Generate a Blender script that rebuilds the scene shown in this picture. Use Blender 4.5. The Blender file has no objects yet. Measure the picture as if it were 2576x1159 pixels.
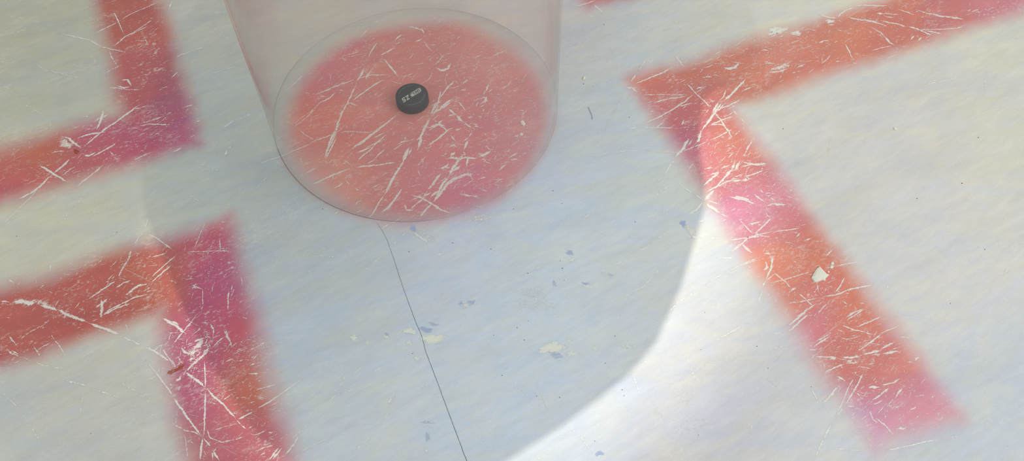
import bpy, bmesh, math, random
import numpy as np
random.seed(7); rng = np.random.default_rng(11)
C = bpy.context.scene.collection
W, H = 2576, 1159
PF, PE, PR, PX, PY, PZ = 2202.45, .976767, -.0206015, .226448, -1.402677, 1.531827   # focal, tilt, roll, camera place
TX, TY, TR = .00789, -.009267, .33095          # acrylic tube standing on the ice
GA = .366552                                    # how far the markings are turned
FWD = np.array([0, math.cos(PE), -math.sin(PE)]); R0 = np.array([1., 0, 0]); U0 = np.cross(R0, FWD)
RT = math.cos(PR)*R0 + math.sin(PR)*U0; UP = -math.sin(PR)*R0 + math.cos(PR)*U0
CAM = np.array([PX, PY, PZ])

def ground(px, py, z=0.):
    """photo pixel (arrays ok) -> point of the ice plane"""
    px = np.asarray(px, float); py = np.asarray(py, float)
    d = FWD + ((px-W/2)/PF)[..., None]*RT - ((py-H/2)/PF)[..., None]*UP
    t = (z-CAM[2])/d[..., 2]
    return (CAM + t[..., None]*d)[..., :2]
def pixel(x, y):
    v = np.stack([x, y, np.zeros_like(x)], -1) - CAM
    k = PF/(v@FWD)
    return W/2 + k*(v@RT), H/2 - k*(v@UP)
def lin(c):
    c = np.asarray(c, float)/255.
    return np.where(c <= .04045, c/12.92, ((c+.055)/1.055)**2.4)

# ---------------------------------------------------------------- colours of ice and paint, some light and shade mixed in
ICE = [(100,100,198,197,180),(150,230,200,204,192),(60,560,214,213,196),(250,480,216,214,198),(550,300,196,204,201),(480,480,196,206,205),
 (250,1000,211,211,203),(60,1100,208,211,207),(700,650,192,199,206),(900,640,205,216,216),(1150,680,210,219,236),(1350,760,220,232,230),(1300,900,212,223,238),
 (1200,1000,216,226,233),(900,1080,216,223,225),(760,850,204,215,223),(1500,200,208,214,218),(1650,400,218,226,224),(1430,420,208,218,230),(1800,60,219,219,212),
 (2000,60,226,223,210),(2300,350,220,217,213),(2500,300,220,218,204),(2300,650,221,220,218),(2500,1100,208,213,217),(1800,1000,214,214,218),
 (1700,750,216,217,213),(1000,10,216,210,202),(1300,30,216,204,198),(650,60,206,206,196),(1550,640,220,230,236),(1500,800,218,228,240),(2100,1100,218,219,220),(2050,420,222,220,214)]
RED = [(760,120,195,90,105),(800,200,196,86,98),(790,290,205,84,72),(850,330,200,88,80),(920,260,198,100,94),(1060,100,196,96,88),(1060,200,196,98,92),(1250,150,204,108,104),
 (1200,260,198,96,98),(1320,260,198,94,104),(1300,400,200,98,112),(1180,360,198,90,98),(950,420,196,96,92),(830,420,204,112,102),(1050,480,196,92,108),(1200,480,200,92,134),(1320,380,200,104,124),(850,500,204,116,116),
 (300,20,176,78,72),(370,60,180,76,70),(360,150,184,78,76),(400,200,168,68,86),(340,230,180,74,78),(440,270,164,72,96),(470,200,168,90,92),(470,300,170,70,116),(350,330,178,64,90),(250,340,186,74,96),
 (60,380,186,88,66),(120,370,188,84,68),(50,450,184,70,78),(200,420,184,76,84),(30,800,188,78,72),(150,730,186,76,70),(250,700,190,78,70),(330,650,190,84,70),(400,650,188,84,66),(415,710,192,84,62),(430,620,178,74,78),
 (500,620,185,70,90),(520,700,183,66,98),(570,720,179,64,112),(620,700,172,94,140),(590,800,191,72,84),(540,860,193,68,106),(480,850,184,78,104),(460,950,182,72,110),(600,900,190,80,92),(640,940,206,100,78),(600,1000,206,94,72),
 (520,1020,184,72,108),(480,1100,188,98,116),(580,1100,192,80,94),(660,1100,202,92,100),(1520,5,198,92,90),(1650,190,206,100,82),(1740,210,206,104,88),(1830,170,210,108,88),(1900,200,214,110,88),(1960,110,218,120,98),(2030,180,218,112,94),
 (2100,60,216,114,90),(2000,230,214,110,88),(2250,50,210,104,86),(2400,30,208,104,100),(2500,10,212,114,124),(1690,300,192,90,98),(1760,290,186,80,90),(1800,280,206,98,88),(1730,380,190,88,110),(1840,330,214,112,94),(1850,400,218,110,88),
 (1790,450,200,100,110),(1900,430,214,112,104),(1880,500,214,116,144),(1980,500,216,122,140),(1900,560,216,120,150),(1990,560,218,108,110),(1940,620,222,122,92),(2060,610,220,112,84),(2040,650,218,108,86),(1960,700,222,118,96),(2060,740,216,100,100),
 (2130,730,220,110,84),(1990,770,218,124,96),(2150,800,220,112,84),(2040,830,218,118,140),(2110,820,220,106,82),(2100,900,212,104,92),(2200,880,218,112,104),(2180,960,214,104,88),(2270,970,220,116,106),(2150,1030,216,128,160),
 (2230,1060,218,140,166),(2330,1010,220,134,150),(2280,1040,220,128,142)]
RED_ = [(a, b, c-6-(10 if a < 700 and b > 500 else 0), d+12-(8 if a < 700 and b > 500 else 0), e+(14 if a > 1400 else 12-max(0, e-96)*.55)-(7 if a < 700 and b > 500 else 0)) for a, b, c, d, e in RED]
def field(tab, px, py, s):
    a = np.array(tab, float); num = np.zeros(px.shape+(3,)); den = np.full(px.shape, 1e-12)
    for r in a:
        w = np.exp(-((px-r[0])**2 + (py-r[1])**2)/(2*s*s)) + 1e-6/(1+((px-r[0])**2+(py-r[1])**2)/1e5)
        num += w[..., None]*lin(r[2:5]); den += w
    return num/den[..., None]

def box_d(u, v, x0, x1, y0, y1):
    dx = np.maximum(x0-u, u-x1); dy = np.maximum(y0-v, v-y1)
    return np.minimum(np.maximum(dx, dy), 0) + np.hypot(np.maximum(dx, 0), np.maximum(dy, 0))
# each marking: list of rectangles in the turned frame of the markings
MARKS = {
 'right':      [(.500, .685, -1.115, -.13), (.505, 2.0, -.300, -.128)],
 'lower_left': [(-.650, -.467, -1.6, -.160), (-1.7, -.467, -.345, -.160)],
 'upper_left': [(-.648, -.485, .062, 1.3), (-1.7, -.485, .062, .232)],
 'upper_right':[(.510, .675, .128, 1.3), (.510, 2.0, .128, .300)]}
DOTC, DOTR = (.0, -.038), .303
def turned(x, y):
    c, s = math.cos(GA), math.sin(GA); return c*x+s*y, -s*x+c*y
def unturned(u, v):
    c, s = math.cos(GA), math.sin(GA); return c*u-s*v, s*u+c*v
def smooth_noise(x, y, f, seed):
    r = np.random.default_rng(seed); o = 0
    for k in range(7):
        a = r.uniform(0, 6.28); ff = f*r.uniform(.6, 1.7)
        o = o + np.sin((x*math.cos(a)+y*math.sin(a))*ff + r.uniform(0, 6.28))
    return o/3.5
def red_amount(x, y):
    u, v = turned(x, y)
    wob = .006*smooth_noise(x, y, 30, 3) + .003*smooth_noise(x, y, 90, 4)
    d = np.hypot(u-DOTC[0], (v-DOTC[1]))-DOTR
    for rects in MARKS.values():
        for q in rects: d = np.minimum(d, box_d(u, v, *q))
    soft = .036 + .008*smooth_noise(x, y, 9, 8)
    t = np.clip(.5 - (d+wob)/(2*soft), 0, 1)
    return t*t*(3-2*t)
def base_colour(x, y):
    px, py = pixel(x, y)
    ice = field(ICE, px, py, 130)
    red = field(RED_, px, py, 42)
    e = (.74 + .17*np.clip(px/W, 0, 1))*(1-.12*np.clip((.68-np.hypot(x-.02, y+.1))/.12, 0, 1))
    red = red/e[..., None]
    m = red_amount(x, y)
    fringe = lin((226, 168, 178))
    red = red*(.80+.20*np.clip(m*1.5-.5, 0, 1))[..., None] + (fringe*(.20-.20*np.clip(m*1.5-.5, 0, 1))[..., None])
    m = (m*.93)[..., None]
    return ice*(1-m) + red*m, m[..., 0]

# ---------------------------------------------------------------- materials
class NT:
    def __init__(s, name):
        s.m = bpy.data.materials.new(name); s.m.use_nodes = True; s.t = s.m.node_tree; s.t.nodes.clear()
        s.out = s.n('ShaderNodeOutputMaterial')
    def n(s, t, **k):
        o = s.t.nodes.new(t)
        for a, v in k.items(): setattr(o, a, v)
        return o
    def l(s, a, b): s.t.links.new(a, b)
    def math(s, op, a, b=None, c=None, clamp=False):
        o = s.n('ShaderNodeMath', operation=op, use_clamp=clamp)
        for i, v in enumerate((a, b, c)):
            if v is None: continue
            if isinstance(v, (int, float)): o.inputs[i].default_value = v
            else: s.l(v, o.inputs[i])
        return o.outputs[0]
    def noise(s, vec, scale, detail=4, rough=.55, dist=0.):
        o = s.n('ShaderNodeTexNoise'); s.l(vec, o.inputs['Vector'])
        o.inputs['Scale'].default_value = scale; o.inputs['Detail'].default_value = detail
        o.inputs['Roughness'].default_value = rough; o.inputs['Distortion'].default_value = dist
        return o.outputs['Fac']
    def mapping(s, vec, rot=0, sc=(1, 1, 1)):
        r = s.n('ShaderNodeMapping'); r.inputs['Rotation'].default_value = (0, 0, -rot); s.l(vec, r.inputs['Vector'])
        m = s.n('ShaderNodeMapping'); m.inputs['Scale'].default_value = sc; s.l(r.outputs[0], m.inputs['Vector'])
        return m.outputs[0]
    def mix(s, f, a, b):
        o = s.n('ShaderNodeMix', data_type='RGBA')
        if isinstance(f, (int, float)): o.inputs[0].default_value = f
        else: s.l(f, o.inputs[0])
        for i, v in ((6, a), (7, b)):
            if isinstance(v, tuple): o.inputs[i].default_value = (*v, 1)
            else: s.l(v, o.inputs[i])
        return o.outputs[2]
    def ramp(s, v, a, b):
        o = s.n('ShaderNodeMapRange', interpolation_type='SMOOTHSTEP'); s.l(v, o.inputs[0])
        o.inputs[1].default_value = a; o.inputs[2].default_value = b
        return o.outputs[0]

def ice_material(over):
    T = NT('scraped_snow_film' if over else 'scraped_painted_ice')
    pos = T.n('ShaderNodeNewGeometry').outputs['Position']
    col = T.n('ShaderNodeAttribute', attribute_name='tint'); wc = T.n('ShaderNodeAttribute', attribute_name='scrape_tint')
    sc = T.n('ShaderNodeAttribute', attribute_name='scrape').outputs['Fac']
    rd = T.n('ShaderNodeAttribute', attribute_name='paint').outputs['Fac']
    # cloudy mottling, streaked along the skating direction
    m1 = T.noise(T.mapping(pos, .42, (3, 9, 1)), 1.6, 4, .6, .6)
    m2 = T.noise(T.mapping(pos, .55, (12, 55, 1)), 1.5, 5, .65, .4)
    m3 = T.noise(T.mapping(pos, -.3, (1, 1.6, 1)), 260, 3, .7)
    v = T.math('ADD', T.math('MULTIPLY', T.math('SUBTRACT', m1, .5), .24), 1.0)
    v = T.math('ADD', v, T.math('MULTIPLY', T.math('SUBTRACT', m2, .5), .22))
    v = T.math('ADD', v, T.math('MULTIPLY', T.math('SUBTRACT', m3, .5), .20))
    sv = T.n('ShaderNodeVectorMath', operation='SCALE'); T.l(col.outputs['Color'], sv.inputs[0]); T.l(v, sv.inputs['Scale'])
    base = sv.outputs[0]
    # slow hue drift between lilac blue and cream
    hue = T.noise(T.mapping(pos, .3, (1, 2.2, 1)), 7, 3, .6, 1.0)
    hm = T.mix(T.ramp(hue, .32, .68), tuple((.95, .98, 1.04)), tuple((1.03, 1.012, .955)))
    mm = T.n('ShaderNodeVectorMath', operation='MULTIPLY'); T.l(base, mm.inputs[0]); T.l(hm, mm.inputs[1]); base = mm.outputs[0]
    # snow scrapes: ribbons broken up by fine noise
    j = T.noise(pos, 330, 4, .7); j2 = T.noise(T.mapping(pos, .6, (1, 2.2, 1)), 110, 3, .6)
    sj = T.math('ADD', sc, T.math('MULTIPLY', T.math('SUBTRACT', j, .5), 1.5))
    sj = T.math('ADD', sj, T.math('MULTIPLY', T.math('SUBTRACT', j2, .5), 1.0))
    crisp = T.math('MULTIPLY', T.ramp(sj, .34, .56), T.ramp(sc, .02, .25))
    soft = T.math('MULTIPLY', T.ramp(sc, .0, 1.0), .30)
    sf = T.math('MAXIMUM', crisp, soft)
    # tiny flecks everywhere, denser on paint
    fl = T.noise(T.mapping(pos, .5, (90, 190, 1)), 1.0, 5, .7, .8)
    dens = T.noise(T.mapping(pos, .2, (1, 1.3, 1)), 14, 3, .6)
    fs = T.math('ADD', fl, T.math('MULTIPLY', T.math('SUBTRACT', dens, .5), .40))
    ff = T.math('MULTIPLY', T.ramp(fs, .585, .70), .62)
    ff = T.math('MULTIPLY', ff, T.math('ADD', T.math('MULTIPLY', rd, .8), .2))
    sf = ff
    # cloudy scuffed zones
    cz = T.noise(T.mapping(pos, .45, (1, 1.8, 1)), 7.5, 3, .6, .5)
    cf = T.noise(T.mapping(pos, .5, (60, 130, 1)), 1.0, 5, .72, 1.2)
    cs = T.math('MULTIPLY', T.ramp(cz, .50, .66), T.ramp(cf, .47, .66))
    sf = T.math('MAXIMUM', sf, T.math('MULTIPLY', cs, .38))
    # long very faint hair scratches
    for rot, q in ((.62, .3), (-.5, 1.9)):
        h = T.noise(T.mapping(pos, rot, (2.2, 150, 1)), 1.0+q*.1, 2, .5, .15)
        d2 = T.noise(T.mapping(pos, rot+q, (1, 1, 1)), 6+q, 2, .5)
        hh = T.math('MULTIPLY', T.ramp(h, .70, .76), T.ramp(d2, .48, .6))
        sf = T.math('MAXIMUM', sf, T.math('MULTIPLY', hh, .30))
    if over:
        sf = T.math('MULTIPLY', T.ramp(sj, .40, .44), T.ramp(sc, .05, .09))
        q = T.math('MULTIPLY', T.ramp(sj, .36, .62), T.math('MULTIPLY_ADD', T.ramp(sc, .1, .9), .38, .62))
        fin = T.mix(q, col.outputs['Color'], wc.outputs['Color'])
    else: fin = T.mix(sf, base, wc.outputs['Color'])
    b = T.n('ShaderNodeBsdfPrincipled'); T.l(fin, b.inputs['Base Color'])
    b.inputs['Roughness'].default_value = .45; b.inputs['Specular IOR Level'].default_value = .18
    if not over:
        bp = T.n('ShaderNodeBump'); bp.inputs['Strength'].default_value = .22; bp.inputs['Distance'].default_value = .0012
        T.l(T.math('MULTIPLY', m2, .6), bp.inputs['Height']); T.l(bp.outputs[0], b.inputs['Normal'])
    if over:                                     # thin films of scraped snow: clear where nothing was scraped
        mx = T.n('ShaderNodeMixShader'); T.l(sf, mx.inputs[0]); T.l(T.n('ShaderNodeBsdfTransparent').outputs[0], mx.inputs[1]); T.l(b.outputs[0], mx.inputs[2])
        T.l(mx.outputs[0], T.out.inputs[0])
    else: T.l(b.outputs[0], T.out.inputs[0])
    return T.m
ICE_M = ice_material(False); FILM_M = ice_material(True)

def simple(name, rgb, rough=.5, spec=.3, bump=0, bscale=400):
    T = NT(name); b = T.n('ShaderNodeBsdfPrincipled'); pos = T.n('ShaderNodeTexCoord').outputs['Object']
    k = T.noise(pos, bscale, 4, .6); c = lin(rgb)
    T.l(T.mix(k, tuple(c*.86), tuple(c*1.14)), b.inputs['Base Color'])
    b.inputs['Roughness'].default_value = rough; b.inputs['Specular IOR Level'].default_value = spec
    if bump:
        bp = T.n('ShaderNodeBump'); bp.inputs['Strength'].default_value = bump; bp.inputs['Distance'].default_value = .0006
        T.l(k, bp.inputs['Height']); T.l(bp.outputs[0], b.inputs['Normal'])
    T.l(b.outputs[0], T.out.inputs[0]); return T.m

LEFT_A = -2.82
def glass_material():
    T = NT('clear_acrylic')
    lw = T.n('ShaderNodeLayerWeight'); lw.inputs['Blend'].default_value = .5
    fr = T.math('ADD', T.math('MULTIPLY', T.math('POWER', lw.outputs['Facing'], 4.5), .70), .006)
    tr = T.n('ShaderNodeBsdfTransparent'); tr.inputs[0].default_value = (1, .992, .984, 1)
    gl = T.n('ShaderNodeBsdfGlossy'); gl.inputs['Roughness'].default_value = .06; gl.inputs[0].default_value = (.95, .95, .95, 1)
    df = T.n('ShaderNodeBsdfDiffuse'); df.inputs[0].default_value = (.95, .86, .81, 1)
    tl = T.n('ShaderNodeBsdfTranslucent'); tl.inputs[0].default_value = (.95, .86, .81, 1)
    hz = T.n('ShaderNodeMixShader'); hz.inputs[0].default_value = .5; T.l(df.outputs[0], hz.inputs[1]); T.l(tl.outputs[0], hz.inputs[2])
    pos = T.n('ShaderNodeNewGeometry').outputs['Position']
    k = T.math('ADD', T.math('MULTIPLY', T.noise(T.mapping(pos, 0, (1, 1, .25)), 6, 4, .6), .05), .025)
    # faint pink at the wall's two sides, red reflections painted into the haze colour
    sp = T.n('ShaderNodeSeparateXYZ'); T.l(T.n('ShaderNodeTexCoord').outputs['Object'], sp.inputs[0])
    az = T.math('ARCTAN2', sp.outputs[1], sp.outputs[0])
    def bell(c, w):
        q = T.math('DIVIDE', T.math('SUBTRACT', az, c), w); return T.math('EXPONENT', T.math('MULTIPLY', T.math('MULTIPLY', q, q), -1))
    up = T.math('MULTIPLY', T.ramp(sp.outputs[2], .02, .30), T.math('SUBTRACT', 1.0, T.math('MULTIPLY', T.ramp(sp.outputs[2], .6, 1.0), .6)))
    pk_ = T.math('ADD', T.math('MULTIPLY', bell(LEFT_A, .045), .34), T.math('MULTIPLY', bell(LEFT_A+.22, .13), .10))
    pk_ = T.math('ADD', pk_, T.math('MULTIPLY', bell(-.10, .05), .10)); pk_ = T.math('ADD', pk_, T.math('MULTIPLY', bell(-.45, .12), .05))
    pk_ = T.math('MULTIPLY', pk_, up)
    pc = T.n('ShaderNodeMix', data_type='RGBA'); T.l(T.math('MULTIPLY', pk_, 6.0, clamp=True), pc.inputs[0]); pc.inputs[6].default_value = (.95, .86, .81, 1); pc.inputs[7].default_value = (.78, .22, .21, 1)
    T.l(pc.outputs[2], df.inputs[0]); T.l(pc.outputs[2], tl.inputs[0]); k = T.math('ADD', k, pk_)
    m1 = T.n('ShaderNodeMixShader'); T.l(k, m1.inputs[0]); T.l(tr.outputs[0], m1.inputs[1]); T.l(hz.outputs[0], m1.inputs[2])
    m2 = T.n('ShaderNodeMixShader'); T.l(fr, m2.inputs[0]); T.l(m1.outputs[0], m2.inputs[1]); T.l(gl.outputs[0], m2.inputs[2])
    T.l(m2.outputs[0], T.out.inputs[0]); return T.m

# ---------------------------------------------------------------- mesh helpers
def link(name, me, mat=None, parent=None):
    o = bpy.data.objects.new(name, me); C.objects.link(o)
    if mat: me.materials.append(mat)
    if parent: o.parent = parent
    return o
def tag(o, label=None, cat=None, group=None, kind=None):
    for k, v in (('label', label), ('category', cat), ('group', group), ('kind', kind)):
        if v: o[k] = v
    return o
def ice_mesh(name, verts, faces, scr, stint, nbase):
    """verts (n,3); per-vertex paint colour computed from place, scrape amount and scrape tint given"""
    v = np.asarray(verts, float); me = bpy.data.meshes.new(name)
    f = np.asarray(faces, int); n = len(v)
    me.vertices.add(n); me.vertices.foreach_set('co', v.ravel())
    k = f.shape[1]
    me.loops.add(f.size); me.loops.foreach_set('vertex_index', f.ravel())
    me.polygons.add(len(f)); me.polygons.foreach_set('loop_start', np.arange(0, f.size, k)); me.polygons.foreach_set('loop_total', np.full(len(f), k))
    me.materials.append(ICE_M); me.materials.append(FILM_M)
    me.polygons.foreach_set('material_index', (np.arange(len(f)) >= nbase).astype(np.int32))
    me.update(calc_edges=True)
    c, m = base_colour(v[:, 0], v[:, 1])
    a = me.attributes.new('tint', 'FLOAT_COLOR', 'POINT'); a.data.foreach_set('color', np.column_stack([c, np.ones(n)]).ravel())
    a = me.attributes.new('scrape_tint', 'FLOAT_COLOR', 'POINT'); a.data.foreach_set('color', np.column_stack([stint, np.ones(n)]).ravel())
    a = me.attributes.new('scrape', 'FLOAT', 'POINT'); a.data.foreach_set('value', np.asarray(scr, float))
    a = me.attributes.new('paint', 'FLOAT', 'POINT'); a.data.foreach_set('value', m)
    return me
def grid(x0, x1, y0, y1, st):
    nx = max(2, int(round((x1-x0)/st))+1); ny = max(2, int(round((y1-y0)/st))+1)
    X, Y = np.meshgrid(np.linspace(x0, x1, nx), np.linspace(y0, y1, ny))
    i = np.arange(nx*ny).reshape(ny, nx)
    F = np.stack([i[:-1, :-1], i[:-1, 1:], i[1:, 1:], i[1:, :-1]], -1).reshape(-1, 4)
    return X.ravel(), Y.ravel(), F

# ---------------------------------------------------------------- scrapes: traced, then scattered
TILE = {'A': (0, 0, 2.897), 'B': (640, 0, 2.897), 'C': (1280, 0, 2.897), 'D': (1920, 0, 2.897), 'E': (0, 400, 2.897), 'F': (640, 300, 2.897),
 'G': (1280, 400, 2.897), 'H': (1840, 400, 2.897), 'I': (0, 759, 2.897), 'J': (640, 759, 2.897), 'K': (1280, 759, 2.897), 'L': (1920, 759, 2.897),
 'M': (1000, 250, 4.635), 'N': (340, 700, 4.635), 'Z': (0, 0, 1)}
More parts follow.
